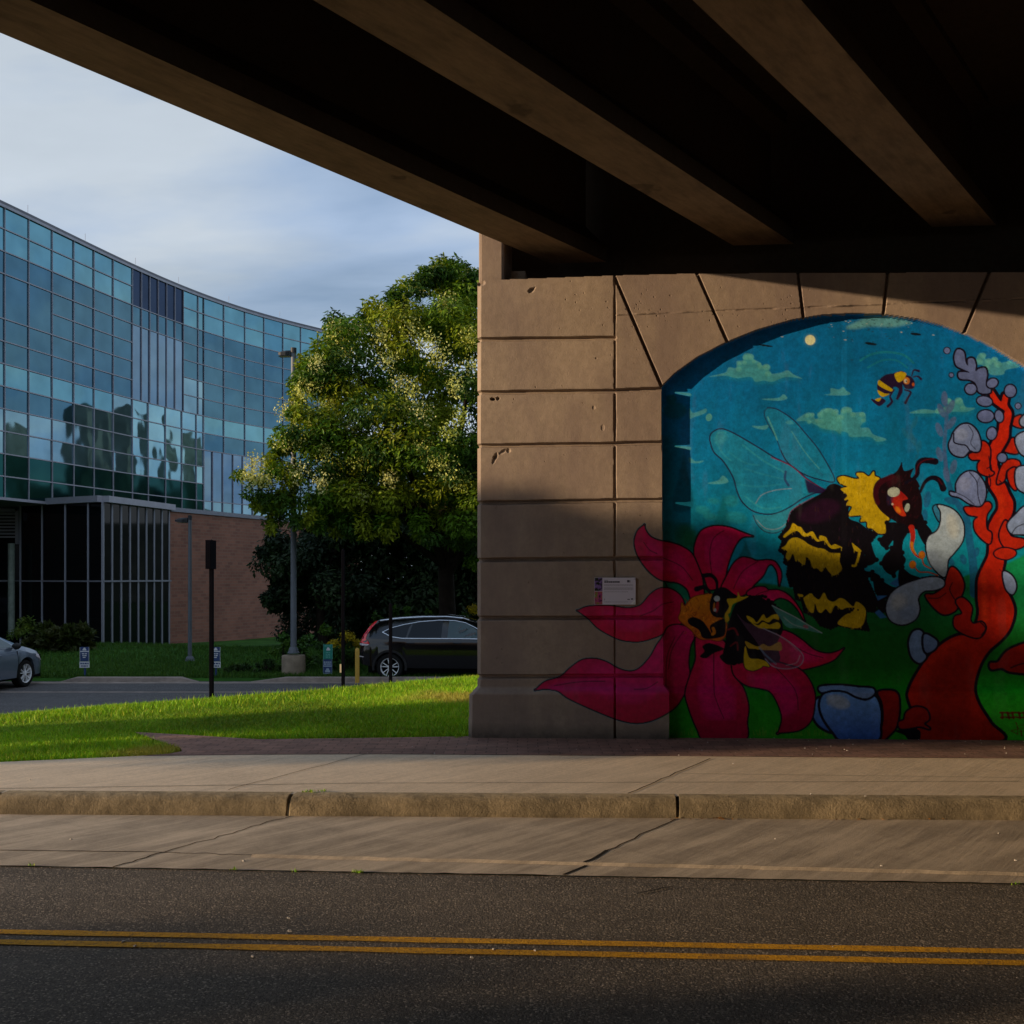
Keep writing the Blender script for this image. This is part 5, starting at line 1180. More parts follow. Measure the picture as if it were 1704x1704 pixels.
# ------------------------------------------------------------------ cars
def paintmat(name, col, metal=0.0, rough=.25):
    t = NT(name); c = t.ramp(t.noise(1.2, 3), [(.3, mul(col, .9)), (.7, mul(col, 1.08))])
    return t.done(t.bsdf(c, rough, metal, .35, None, **{'Coat Weight': .8, 'Coat Roughness': .05}))
M_CBLK = paintmat('black_car_paint', (.005, .0045, .0055), 0, .14); M_CSIL = paintmat('silver_car_paint', (.16, .20, .27), .55, .35)
M_CGLS = NT('car_glass'); M_CGLS = M_CGLS.done(M_CGLS.bsdf((.008, .011, .016), .03, 0, .3))
M_CGLS2 = NT('car_glass_clear'); M_CGLS2 = M_CGLS2.done(M_CGLS2.bsdf((.05, .085, .095), .04, 0, .55))
M_TYRE = simple('tyre_rubber', (.010, .010, .010), .85, 0, .2, .2, 9, .2); M_CLAD = simple('dark_cladding', (.016, .016, .017), .6, 0, .3, .1, 9, .1)
M_RIM = simple('alloy_rim', (.80, .82, .86), .35, .15, .5, .1, 6, 0); M_CHR = simple('bright_trim', (.85, .88, .94), .25, .6, .5, .05, 6, 0)
M_TAIL = simple('tail_lamp_red', (.85, .012, .02), .2, 0, .5, .1, 6, 0, **{'Coat Weight': .8}); M_TAILW = simple('tail_lamp_clear', (.62, .58, .62), .2, 0, .5, .05, 6, 0)
M_DARK = simple('dark_gap', (.004, .004, .004), .9, 0, .1, .1, 5, 0)
def car(name, label, loc, yaw, P, paint):
    xf = Matrix.Translation(loc) @ Matrix.Rotation(yaw, 4, 'Z')
    e = empty(name, loc, label, 'car')
    L = P['L']/2; wr, wx = P['wr'], P['wx']
    xs = np.unique(np.round(np.concatenate([np.linspace(-L, L, 60)]+[np.linspace(w-wr*1.22, w+wr*1.22, 26) for w in wx]), 4))
    top = lambda x: np.interp(x, *zip(*P['top'])); belt = lambda x: np.interp(x, *zip(*P['belt'])); hw = lambda x: np.interp(x, *zip(*P['hw']))
    def bot(x):
        z = np.interp(x, *zip(*P['bot']))
        for w in wx:
            q = (wr*1.14)**2-(x-w)**2
            if q > 0: z = max(z, P['wz']+math.sqrt(q))
        return z
    def section(x):
        zt, zb = top(x), bot(x); w = hw(x); bl = min(belt(x), zt-.015); wt = P['tw']*w/max(h[1] for h in P['hw'])
        k = min(1, max(0, (zt-bl)/.42)); wt = w*.95+(wt-w*.95)*k
        zb = min(zb, bl-.03); zm = zb+(bl-zb)*.55
        return [(w-.06, zb), (w-.01, zb+.02*min(1, (bl-zb)/.3)), (w+.012, max(zb+.02, min(zm, .62))), (w+.004, zb+(bl-zb)*.72), (w-.015, bl-.03), (w-.03, bl),
                (wt+.02, bl+(zt-bl)*.82), (wt-.05, bl+(zt-bl)*.95), (wt-.22, zt), (0, zt+.012)]
    m = MB(); rows = []
    for x in xs:
        s = section(x); rows.append([(x, -y, z) for y, z in s]+[(x, y, z) for y, z in s[-2::-1]])
    m.grid(rows)
    for r in (rows[0], rows[-1]): m.face(r)
    m.build('body', paint, e, smooth=True, xf=xf)
    m = MB(); m.box(-L+.25, L-.25, -P['hw'][len(P['hw'])//2][1]+.12, P['hw'][len(P['hw'])//2][1]-.12, .2, .75); m.build('underbody', M_DARK, e, xf=xf)
    def sidey(x, z):                       # half-width of the greenhouse side at height z
        s = section(x); return float(np.interp(z, [s[5][1], s[6][1], s[7][1]], [s[5][0], s[6][0], s[7][0]])) if z > s[5][1] else float(np.interp(z, [s[0][1], s[2][1], s[3][1], s[4][1], s[5][1]], [s[0][0], s[2][0], s[3][0], s[4][0], s[5][0]]))
    def panel(nm, pts, mat, off=.006, parent=e, th=0):
        for sd in (-1, 1):
            bm = bmesh.new(); f = bm.faces.new([bm.verts.new((x, sd*(sidey(x, z)+off), z)) for x, z in pts])
            bmesh.ops.triangulate(bm, faces=[f])
            bmesh.ops.subdivide_edges(bm, edges=bm.edges, cuts=2, use_grid_fill=False)
            for v in bm.verts: v.co.y = sd*(sidey(v.co.x, v.co.z)+off)
            bmesh.ops.recalc_face_normals(bm, faces=bm.faces)
            me = bpy.data.meshes.new(nm); bm.to_mesh(me); bm.free(); me.transform(xf); me.materials.append(mat)
            if me.polygons and ((me.polygons[0].normal @ (xf.to_3x3() @ Vector((0, sd, 0)))) < 0): me.flip_normals()
            o = bpy.data.objects.new(nm, me); COL.objects.link(o); set_parent(o, parent)
    for pts, mt in P['windows']: panel('side_window', pts, mt)
    def strip_(nm, pts, w, mat, off=.010):
        for sd in (-1, 1):
            m = MB(); m.tube([(x, sd*(sidey(x, z)+off), z) for x, z in pts], w, 6); m.build(nm, mat, e, xf=xf, smooth=True)
    for nm, pts, w, mat in P['strips']: strip_(nm, pts, w, mat)
    for nm, pts, mat in P['panels']: panel(nm, pts, mat, .012)
    # wheel arch lips and wheels
    for w in wx:
        for sd in (-1, 1):
            if P.get('clad'):
                m = MB(); n = 18; rows = []
                for k in range(n+1):
                    a = math.pi*(-.06+1.12*k/n); c_, s_ = math.cos(a), math.sin(a)
                    rows.append([(w+c_*r_, sd*(P['hw'][len(P['hw'])//2][1]+d), P['wz']+s_*r_) for r_, d in ((wr*1.12, -.10), (wr*1.12, .012), (wr*1.28, .014), (wr*1.30, -.03))])
                m.grid(rows); m.build('wheel_arch', M_CLAD, e, xf=xf, smooth=True)
            yo = sd*(P['hw'][len(P['hw'])//2][1]-.02); wv = empty('wheel', loc); tagless = wv
            set_parent(wv, e)
            wv.matrix_parent_inverse = Matrix.Translation(-Vector(loc))
            def wl_(prof, mat, nm, n=32):
                m = MB(); base = 0; rows = []
                for k in range(n+1):
                    a = 2*math.pi*k/n; rows.append([(w+math.cos(a)*r_, yo-sd*d, P['wz']+math.sin(a)*r_) for r_, d in prof])
                m.grid(rows); o = m.build(nm, mat, None, smooth=True, xf=xf); set_parent(o, wv); o.matrix_parent_inverse = Matrix.Translation(-Vector(loc))
            wl_([(wr*.66, .02), (wr*.70, .0), (wr*.9, -.004), (wr*.98, .02), (wr, .06), (wr, .20), (wr*.9, .22)], M_TYRE, 'tyre')
            wl_([(wr*.70, .004), (wr*.66, .012), (wr*.62, .06), (wr*.62, .18)], M_RIM, 'rim')
            wl_([(wr*.63, .10), (.01, .10)], M_DARK, 'brake_disc')
            m = MB()
            for k in range(5):
                for d in (-.24, .24):
                    a = 2*math.pi*k/5+.3; q = []
                    for r_, sp_, t_ in ((wr*.10, d*.5, .5), (wr*.66, d, .30)):
                        q.append((r_, a+sp_-t_*.34*(wr*.3/max(r_, .05)), a+sp_+t_*.34*(wr*.3/max(r_, .05))))
                    (r0, a0, a1), (r1, b0, b1) = q; dd = .025
                    P4 = [(r0, a0), (r0, a1), (r1, b1), (r1, b0)]
                    m.hexa([(w+math.cos(t_)*r_, yo-sd*.06, P['wz']+math.sin(t_)*r_) for r_, t_ in P4]+[(w+math.cos(t_)*r_, yo-sd*(.018 if r_ > .1 else .03), P['wz']+math.sin(t_)*r_) for r_, t_ in P4])
            rows = []
            for k in range(17):
                a = 2*math.pi*k/16; rows.append([(w+math.cos(a)*r_, yo-sd*d, P['wz']+math.sin(a)*r_) for r_, d in ((.055, .06), (.05, .02), (.001, .015))])
            m.grid(rows); o = m.build('spokes', M_RIM, None, xf=xf); set_parent(o, wv); o.matrix_parent_inverse = Matrix.Translation(-Vector(loc))
    # mirrors, handles
    for sd in (-1, 1):
        x, z = P['mirror']; y = sidey(x, z); m = MB()
        rows = []
        for k in range(7):
            t_ = k/6; r_ = math.sin(math.pi*(.1+.8*t_))
            rows.append([(x-.06+.16*math.cos(a)*.45*r_+.02, sd*(y+.03+.22*t_), z+.02+.085*r_*math.sin(a)) for a in np.linspace(0, 2*math.pi, 11)])
        m.grid(rows); m.face(rows[-1][:10]); m.face(rows[0][:10]); m.build('wing_mirror', P['mirror_mat'], e, xf=xf, smooth=True)
        for hx_, hz in P['handles']:
            y = sidey(hx_, hz); m = MB(); m.tube([(hx_-.10, sd*(y-.005), hz), (hx_-.08, sd*(y+.03), hz+.005), (hx_+.08, sd*(y+.03), hz+.005), (hx_+.10, sd*(y-.005), hz)], .016, 8); m.build('door_handle', P['handle_mat'], e, xf=xf, smooth=True)
    # glass front and rear
    for nm, (xa, xb) in (('windscreen', P['wind']), ('rear_window', P['rear'])):
        m = MB(); rows = []
        for k in range(9):
            x = xa+(xb-xa)*k/8; s = section(x); z = top(x); yy_ = s[8][0]+.10; rows.append([(x+P['gd'][0 if nm == 'windscreen' else 1]*.012, yy_*q, z+.016-.02*abs(q)**4) for q in (-1, -.7, -.35, 0, .35, .7, 1)])
        m.grid(rows); m.build(nm, M_CGLS, e, xf=xf, smooth=True)
    return e
suv = dict(L=4.55, wr=.35, wz=.345, wx=(-1.46, 1.32), tw=.60,
    top=[(-2.275, .72), (-2.26, .95), (-2.20, 1.10), (-2.08, 1.28), (-1.93, 1.46), (-1.80, 1.545), (-1.4, 1.61), (-.7, 1.655), (-.1, 1.66), (.35, 1.62), (.75, 1.50), (1.05, 1.33), (1.38, 1.12), (1.8, 1.04), (2.1, .95), (2.22, .82), (2.275, .60)],
    belt=[(-2.3, .86), (-2.0, 1.10), (-1.6, 1.10), (0, 1.075), (1.0, 1.04), (1.4, 1.0), (2.3, .78)], bot=[(-2.28, .50), (-2.2, .40), (-1.9, .34), (-.8, .30), (.8, .29), (1.9, .30), (2.28, .42)],
    hw=[(-2.28, .70), (-2.2, .80), (-2.0, .875), (-1.5, .905), (0, .91), (1.4, .90), (1.9, .85), (2.15, .74), (2.28, .58)],
    windows=[([(-1.62, 1.24), (-1.36, 1.14), (-1.05, 1.105), (-.98, 1.36), (-.93, 1.44), (-1.25, 1.385), (-1.45, 1.32)], M_CGLS), ([(-1.0, 1.105), (-.14, 1.098), (-.11, 1.52), (-.5, 1.51), (-.88, 1.455)], M_CGLS), ([(.02, 1.095), (.98, 1.085), (1.0, 1.12), (.72, 1.33), (.50, 1.45), (.28, 1.51), (.06, 1.525)], M_CGLS2)],
    strips=[('window_trim', [(-1.66, 1.24), (-1.42, 1.125), (-1.15, 1.085), (-.5, 1.082), (.4, 1.078), (1.10, 1.065)], .014, M_CHR), ('window_trim', [(-1.66, 1.24), (-1.45, 1.345), (-1.1, 1.435), (-.7, 1.505), (-.2, 1.545), (.2, 1.535), (.48, 1.475), (.75, 1.345), (1.05, 1.13)], .011, M_CHR),
            ('roof_rail', [(-1.75, 1.53), (-1.2, 1.595), (-.6, 1.63), (0, 1.635), (.4, 1.595)], .018, M_CHR), ('sill_trim', [(-.75, .40), (0, .415), (.8, .40)], .016, M_CLAD)],
    panels=[('tail_lamp', [(-2.268, .96), (-2.235, 1.04), (-2.16, 1.18), (-2.03, 1.36), (-1.90, 1.50), (-1.84, 1.53), (-1.83, 1.50), (-1.93, 1.37), (-2.05, 1.20), (-2.09, 1.08), (-2.00, .99), (-1.98, .94)], M_TAIL), ('reverse_lamp', [(-2.268, .90), (-2.268, .955), (-1.985, .935), (-2.03, .905)], M_TAILW), ('rear_cladding', [(-2.26, .52), (-2.2, .405), (-1.80, .40), (-1.74, .50)], M_CLAD), ('reflector', [(-2.255, .60), (-2.255, .635), (-2.13, .62), (-2.13, .60)], M_TAILW)],
    mirror=(1.0, 1.12), mirror_mat=M_CBLK, handles=[(-.92, .965), (.28, .965)], handle_mat=M_CBLK, wind=(1.30, .55), rear=(-2.19, -1.86), gd=(1, -1), clad=True)
Yc = 27.72+.91; Xc = (597.5-CU)/F*(Yc-.75)+2.275
p = W(Xc, Yc, -.965); car('parked_car', 'black crossover with red tail lamp parked behind the grass bank', p, YAW+R(-1.0), suv, M_CBLK)
sed = dict(L=4.75, wr=.33, wz=.33, wx=(-1.38, 1.40), tw=.58,
    top=[(-2.375, .62), (-2.35, .9), (-2.2, 1.02), (-1.75, 1.08), (-1.2, 1.30), (-.7, 1.42), (-.1, 1.46), (.35, 1.42), (.7, 1.30), (1.25, 1.02), (1.7, .93), (2.1, .82), (2.3, .70), (2.375, .50)],
    belt=[(-2.4, .90), (0, .98), (1.0, .95), (1.4, .90), (2.4, .64)], bot=[(-2.38, .45), (-2.2, .32), (-1, .24), (1, .24), (2.1, .26), (2.38, .36)],
    hw=[(-2.38, .68), (-2.2, .80), (-1.6, .89), (0, .91), (1.4, .90), (2.0, .84), (2.25, .70), (2.38, .5)],
    windows=[([(-1.35, 1.03), (-.2, 1.01), (-.2, 1.34), (-.55, 1.32), (-1.0, 1.2)], M_CGLS), ([(-.1, 1.01), (.98, .99), (.85, 1.10), (.55, 1.27), (.3, 1.335), (-.1, 1.345)], M_CGLS2)],
    strips=[('window_trim', [(-1.4, 1.02), (0, .995), (1.1, .965)], .014, M_CSIL), ('sill_trim', [(-.9, .31), (0, .31), (1.0, .31)], .03, M_CSIL), ('door_gap', [(1.02, .35), (1.06, .6), (1.02, .90)], .007, M_DARK)],
    panels=[('headlamp', [(2.30, .58), (2.18, .72), (1.85, .78), (1.80, .72), (2.1, .60)], M_TAILW)], mirror=(.92, 1.0), mirror_mat=M_CLAD, handles=[(-.75, .82), (.3, .82)], handle_mat=M_CSIL,
    wind=(1.20, .5), rear=(-1.7, -1.0), gd=(1, -1))
ang = 80
pw = Vector(((45-CU)/F*26.2, 26.2, 0)); d = Vector((math.cos(R(ang)), math.sin(R(ang)), 0)); nrm = Vector((d.y, -d.x, 0)); cc = pw-d*1.40-nrm*.9
p = W(cc.x, cc.y, -.965); car('parked_car', 'silver sedan nosing into the picture at the left edge', p, YAW+R(ang), sed, M_CSIL)
# ------------------------------------------------------------------ foliage
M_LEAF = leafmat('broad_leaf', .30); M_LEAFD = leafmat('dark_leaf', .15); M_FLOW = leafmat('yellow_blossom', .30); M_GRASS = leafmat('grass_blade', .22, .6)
M_BARK = simple('bark', (.024, .018, .014), .95, 0, .1, .4, 6, .8, 30)
def leaf_cloud(cent, rad, n_per, size, cols, droop=.3, aspect=.42, seed=0, shell=.5, spread=.45):
    """leaf quads (two triangles folded along the midrib) filling clumps; returns V, F, col"""
    g = np.random.default_rng(seed)
    n_per = np.asarray(n_per if np.ndim(n_per) else [n_per]*len(cent)); ci = np.repeat(np.arange(len(cent)), n_per); N = len(ci)
    d = g.normal(size=(N, 3)); d /= np.linalg.norm(d, axis=1)[:, None]
    r = g.random(N)**shell
    pos = cent[ci]+d*r[:, None]*rad[ci]
    nr = d*.9+g.normal(size=(N, 3))*spread; nr[:, 2] += .55; nr /= np.linalg.norm(nr, axis=1)[:, None]+1e-9
    out = g.normal(size=(N, 3)); out[:, 2] -= droop*1.6; out += d*.5
    out -= nr*np.sum(out*nr, axis=1)[:, None]; out /= np.linalg.norm(out, axis=1)[:, None]+1e-9
    side = np.cross(out, nr); nrm = nr
    s = size*(.6+.8*g.random(N))[:, None]
    a = pos; b = pos+out*s*.5+side*s*aspect*.5+nrm*s*.08; c = pos+out*s; e = pos+out*s*.5-side*s*aspect*.5+nrm*s*.08
    V = np.stack([a, b, c, e], 1).reshape(-1, 3); F = np.arange(4*N).reshape(N, 4)
    cc = np.asarray(cols)[g.integers(0, len(cols), len(cent))][ci]*(.72+.56*g.random(N))[:, None]
    return V, F, np.repeat(cc, 4, axis=0)
def limbs(base, targets, r0, seed=0, split=.45):
    m = MB(); g = random.Random(seed); b = Vector(base)
    top = b+Vector((g.uniform(-.2, .2)*r0*5, g.uniform(-.2, .2)*r0*5, (max(t[2] for t in targets)-b.z)*split))
    mid = b.lerp(top, .5)+Vector((g.uniform(-.1, .1), g.uniform(-.1, .1), 0))*min(1, r0*6)
    m.tube([b-Vector((0, 0, .2)), b+Vector((0, 0, .03)), mid, top], [r0*1.35, r0*1.05, r0*.9, r0*.75], 10)
    for t in targets:
        s = mid.lerp(top, g.uniform(.1, 1)); t = Vector(t); k = s.lerp(t, .5)+Vector((g.uniform(-.3, .3), g.uniform(-.3, .3), g.uniform(.1, .5)))*min(1, r0*6)
        m.tube([s, k, t], [r0*.42, r0*.25, r0*.06], 6, cap=False)
    return m
def inside(poly, u, v):
    c = False; n = len(poly)
    for i in range(n):
        (x1, y1), (x2, y2) = poly[i], poly[(i+1) % n]
        if (y1 > v) != (y2 > v) and u < (x2-x1)*(v-y1)/(y2-y1)+x1: c = not c
    return c
# --- the flowering tree beside the pier
crown = [(548, 552), (590, 530), (640, 512), (690, 478), (726, 470), (750, 452), (790, 455), (860, 420), (960, 430), (1040, 520), (1080, 650), (1070, 800), (1020, 900), (900, 930), (795, 915), (735, 905), (700, 880), (640, 875), (590, 886), (545, 872), (500, 880), (455, 872), (432, 850), (436, 815), (452, 770), (478, 738), (500, 700), (488, 660), (505, 618), (530, 590)]
g = random.Random(21); cl = []; TY = 30.6
while len(cl) < 230:
    u, v = g.uniform(430, 1080), g.uniform(430, 930)
    if not inside(crown, u, v): continue
    ex = (u-745)/330; ez = (v-690)/260; k = math.sqrt(max(.04, 1-min(.96, (ex*ex+ez*ez)*.8)))
    y = TY+(-1 if g.random() < .70 else 1)*k*4.0*(g.random()**.5)
    if u < 545: y = 27.9-.6*g.random()
    if v > 850 and 500 < u < 800 and g.random() < .25: continue
    k2 = y/TY; cl.append(at(CU+(u-CU), v, y))
for u, v in ((555, 556), (500, 640), (492, 668), (440, 800), (428, 800), (560, 575), (415, 792), (398, 790), (700, 478), (684, 470), (755, 460), (735, 480), (640, 512), (600, 535), (470, 750), (520, 605), (560, 880), (600, 880), (700, 890), (450, 850), (500, 690), (720, 895), (760, 905), (790, 935), (785, 470)):
    cl.append(at(u, v, 27.5 if u < 545 else TY-2.4+g.uniform(-1, 1)))
NB = len(cl)
for _ in range(50):
    u, v = g.uniform(500, 1000), g.uniform(500, 880)
    if inside(crown, u-30, v-25) and inside(crown, u+30, v+20) and inside(crown, u-40, v+10): cl.append(at(u, v, TY+g.uniform(-1.2, 2.0)))
NF = len(cl); edge_ = crown[-14:]+crown[:7]
for k in range(110):
    q = g.random()*(len(edge_)-1); i = int(q); f = q-i; (ua, va), (ub, vb) = edge_[i], edge_[i+1]; u = ua+(ub-ua)*f+g.gauss(-3, 7); v = va+(vb-va)*f+g.gauss(-4, 8); cl.append(at(u, v, (27.6 if u < 545 else TY-2.2)+g.uniform(-1, .6)))
cent = np.array(cl); rr = np.array([[g.uniform(.42, .85)]*2+[g.uniform(.28, .5)] for _ in cl])
for k in range(230, NB): rr[k] *= .45
for k in range(NB, NF): rr[k] *= 1.05
for k in range(NF, len(cl)): rr[k] = (.16+.14*g.random(), .16, .2+.1*g.random())
for k in range(len(cl)):
    if C(cl[k][0], cl[k][1])[0]/C(cl[k][0], cl[k][1])[1]*F+CU < 530: rr[k] *= .62
npc = (rr[:, 0]*rr[:, 2]*1900).astype(int)+34
V, F_, cc = leaf_cloud(cent, rr, npc, .145, [(.085, .18, .006), (.13, .22, .006), (.05, .12, .006), (.20, .25, .008), (.035, .09, .008), (.21, .28, .010)], .45, .40, 5, .30)
p = at(748, 1105, TY+.5); z0 = -.95
TREE = empty('flowering_tree', (p[0], p[1], z0), 'broad green tree with pale yellow blossom sprays leaning against the bridge pier', 'tree')
np_mesh('crown', V, F_, M_LEAF, TREE, cc)
tg = [cl[i] for i in range(0, 230, 10)]
limbs((p[0], p[1], z0), tg, .26, 3, .42).build('trunk', M_BARK, TREE, smooth=True)
# blossom panicles: upright sprays of tiny flowers at the crown surface
fc = []
spots = [(700, 482), (760, 458), (740, 500), (640, 520), (675, 520), (600, 545), (632, 560), (555, 560), (560, 548), (710, 570), (730, 590), (515, 640), (500, 650), (530, 610), (545, 670), (590, 640), (640, 600), (668, 680), (690, 650), (620, 690), (555, 700), (470, 690), (505, 720), (420, 790), (408, 790), (430, 775), (495, 790), (530, 800), (480, 740), (560, 790), (600, 760), (660, 740), (700, 740), (720, 770), (650, 800), (740, 780), (770, 800), (600, 830), (560, 830), (770, 700), (760, 640), (780, 560), (690, 540), (580, 590), (660, 640), (640, 545), (705, 690), (590, 710), (745, 720), (540, 750), (445, 800), (788, 610), (520, 690)]
for u, v in spots: fc.append(at(u+g.uniform(-6, 6), v+g.uniform(-6, 6), (27.0 if u < 545 else TY-4.2+abs(u-745)/330*2.4+max(0, (560-v)/110)*1.8)+g.uniform(-.3, .3)))
fc = np.array(fc); fr_ = np.array([[g.uniform(.26, .44)]*2+[g.uniform(.24, .40)] for _ in fc])
V, F_, cc = leaf_cloud(fc, fr_, 170, .054, [(.54, .58, .20), (.50, .54, .14), (.42, .49, .10), (.60, .62, .26)], -.2, .8, 8, .6, 1.5)
np_mesh('blossom', V, F_, M_FLOW, TREE, cc)
# --- darker trees and understorey behind it
def leafy(name, label, cat, base, ells, n, size, cols, mat, seed, group=None, trunk=.15, droop=.2):
    g = random.Random(seed); c = []; r = []
    for (x, y, z, a, b, h, k) in ells:
        for _ in range(k):
            d = Vector((g.gauss(0, 1), g.gauss(0, 1), g.gauss(0, 1))).normalized()*(g.random()**.4)
            c.append((x+d.x*a, y+d.y*b, z+d.z*h)); q = g.uniform(.25, .45)*min(a, h); r.append((q, q, q*.8))
    V, F_, cc = leaf_cloud(np.array(c), np.array(r), n, size, cols, droop, .45, seed, .5)
    e = empty(name, base, label, cat, group)
    np_mesh('foliage' if trunk < .05 else 'crown', V, F_, mat, e, cc)
    if trunk: limbs(base, [c[i] for i in range(0, len(c), max(1, len(c)//10))], trunk, seed).build('stem' if trunk < .05 else 'trunk', M_BARK, e, smooth=True)
    return e
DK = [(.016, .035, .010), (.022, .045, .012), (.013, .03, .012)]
def el(u, v, Y, du, dv, dy, k):
    x, y, z = at(u, v, Y); return (x, y, z, du*Y/F, dy, dv*Y/F, k)
def grd(u, Y): X = (u-CU)/F*Y; return W(X, Y, float(th(np.array(X), np.array(Y))))
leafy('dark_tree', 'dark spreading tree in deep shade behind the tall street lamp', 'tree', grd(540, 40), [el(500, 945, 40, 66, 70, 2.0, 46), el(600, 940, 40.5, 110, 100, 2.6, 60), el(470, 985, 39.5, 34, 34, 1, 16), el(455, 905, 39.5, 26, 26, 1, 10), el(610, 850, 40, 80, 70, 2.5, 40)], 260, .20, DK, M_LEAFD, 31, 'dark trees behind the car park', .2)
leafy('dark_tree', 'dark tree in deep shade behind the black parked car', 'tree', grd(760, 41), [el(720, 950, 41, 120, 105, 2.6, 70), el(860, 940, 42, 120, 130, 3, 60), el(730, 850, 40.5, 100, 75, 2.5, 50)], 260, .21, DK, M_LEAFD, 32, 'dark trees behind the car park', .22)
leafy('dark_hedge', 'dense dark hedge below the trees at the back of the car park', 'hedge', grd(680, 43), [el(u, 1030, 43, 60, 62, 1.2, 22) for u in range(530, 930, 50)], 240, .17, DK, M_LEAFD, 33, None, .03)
GRN = [(.05, .13, .015), (.04, .10, .015), (.07, .15, .015)]
k = 0
for u, vb, vt, Y, w in ((470, 1125, 1040, 29.6, 22), (505, 1110, 1060, 30.2, 20), (540, 1115, 1035, 31, 16), (625, 1120, 1018, 31.5, 15), (655, 1110, 1000, 31.8, 10), (678, 1110, 1005, 31.6, 9), (712, 1100, 1012, 32, 9), (735, 1090, 975, 33, 16), (770, 1090, 1010, 32, 12), (443, 1130, 1100, 28.8, 30), (400, 1135, 1105, 28.9, 28)):
    b = grd(u, Y); zt = at(u, vt, Y)[2]; h = zt-b[2]; s = Y/F; k += 1
    lab = ['leafy green shrub at the foot of the tall street lamp, left side', 'leafy green shrub just right of the tall street lamp', 'thin shrub rising behind the green parking sign', 'shrub tip showing behind the tail lamp of the black car', 'pointed young plant above the roof of the black car, left of the short post', 'pointed young plant above the roof of the black car, right of the short post', 'small sprout above the middle of the black car roof', 'tall loose shrub high behind the front door of the black car', 'shrub beside the pier above the black car bonnet', 'low rounded clump of ground cover left of the lamp base', 'low dark mound of ground cover right of the thick black post'][k-1]
    ww = w*s
    leafy('shrub', lab, 'shrub', b, [(b[0], b[1], b[2]+h*.35, ww, ww, h*.38, 9), (b[0], b[1], b[2]+h*.78, ww*.55, ww*.55, h*.24, 6)], 46, .12 if h > .8 else .09, GRN if k < 10 else [(.025, .06, .012), (.035, .07, .012)], M_LEAF, 50+k, 'shrubs round the car park', .018)
for i, (u, vt, Y, lab) in enumerate(((578, 1052, 29.5, 'yellow goldenrod plant between the green sign and the bollard'), (556, 1066, 29.2, 'yellow goldenrod plant just behind the green parking sign'), (592, 1064, 29.9, 'yellow goldenrod plant behind the yellow bollard'), (789, 1008, 31.2, 'yellow flowering plant peeping out beside the pier above the car'))):
    b = grd(u, Y); zt = at(u, vt, Y)[2]; h = zt-b[2]
    e = leafy('goldenrod', lab, 'flower', b, [(b[0], b[1], b[2]+h*.4, .22, .22, h*.4, 10)], 50, .12, GRN, M_LEAF, 80+i, 'goldenrod in the planting strip', .012)
    c = np.array([(b[0], b[1], zt-.1)]); rad = np.array([[.22, .22, .15]])
    V, F_, cc = leaf_cloud(c, rad, 320, .055, [(.46, .36, .01), (.40, .30, .01)], 0, .8, 90+i, .5); np_mesh('flower_head', V, F_, M_FLOW, e, cc)
b = grd(40, 37.5); leafy('shrub', 'small yellow green shrub in front of the entrance glazing, above the silver car', 'shrub', b, [(b[0], b[1], b[2]+.55, .5, .4, .45, 14)], 60, .12, [(.10, .15, .015), (.07, .12, .015)], M_LEAF, 71, 'shrubs round the car park', .02)
for i, (u, Y, w) in enumerate(((70, 35.6, 24), (100, 35.2, 26), (128, 35.4, 22))):
    b = grd(u, Y); leafy('ornamental_grass', ['tawny ornamental grass clump nearest the silver car', 'tawny ornamental grass clump in the middle of the bed', 'tawny ornamental grass clump beside the left parking sign'][i], 'grass clump', b, [(b[0], b[1], b[2]+.3, w*Y/F, .4, .35, 16)], 90, .30, [(.06, .07, .025), (.05, .06, .015), (.04, .06, .012)], M_LEAF, 60+i, 'ornamental grass in the entrance bed', .01, -1.2)
# --- unseen trees to the left, crowns placed and shaped to throw the soft shadows
def shade_tree(x, y, z, a, h, label, seed, trunk_z=-.2):
    leafy('shadow_tree', label, 'tree', (x, y, trunk_z), [(x, y, z, 1.6, a, h, 90)], 150, .34, GRN, M_LEAF, seed, 'unseen trees shaped for their shadows', .16)
SX, SYY, SZ = 2.8, 1.0, -.363                       # direction the sunlight travels
def back(p, x=-28.0): k = (p[0]-x)/SX; return (x, p[1]-k*SYY, p[2]-k*SZ)
shade_tree(-28, 2.15, 4.62, 2.2, 1.3, 'unseen round tree shaped to shade the wall, off to the left', 101)
shade_tree(-28.5, -5.45, 2.5, 2.0, 1.0, 'unseen smaller tree shaped to shade the road, off to the left', 102)
shade_tree(-28, 4.1, 3.6, .6, .85, 'unseen low tree added to shade the front lawn, off to the left', 103)
leafy('shade_hedge', 'unseen low hedge added to shade the lawn, left of the view', 'hedge', (-14, 8.9, -.2), [(-14, 8.9, .65, .8, 1.15, .75, 50)], 120, .16, GRN, M_LEAF, 104, None, .03)  # out of view, added to shade the left lawn
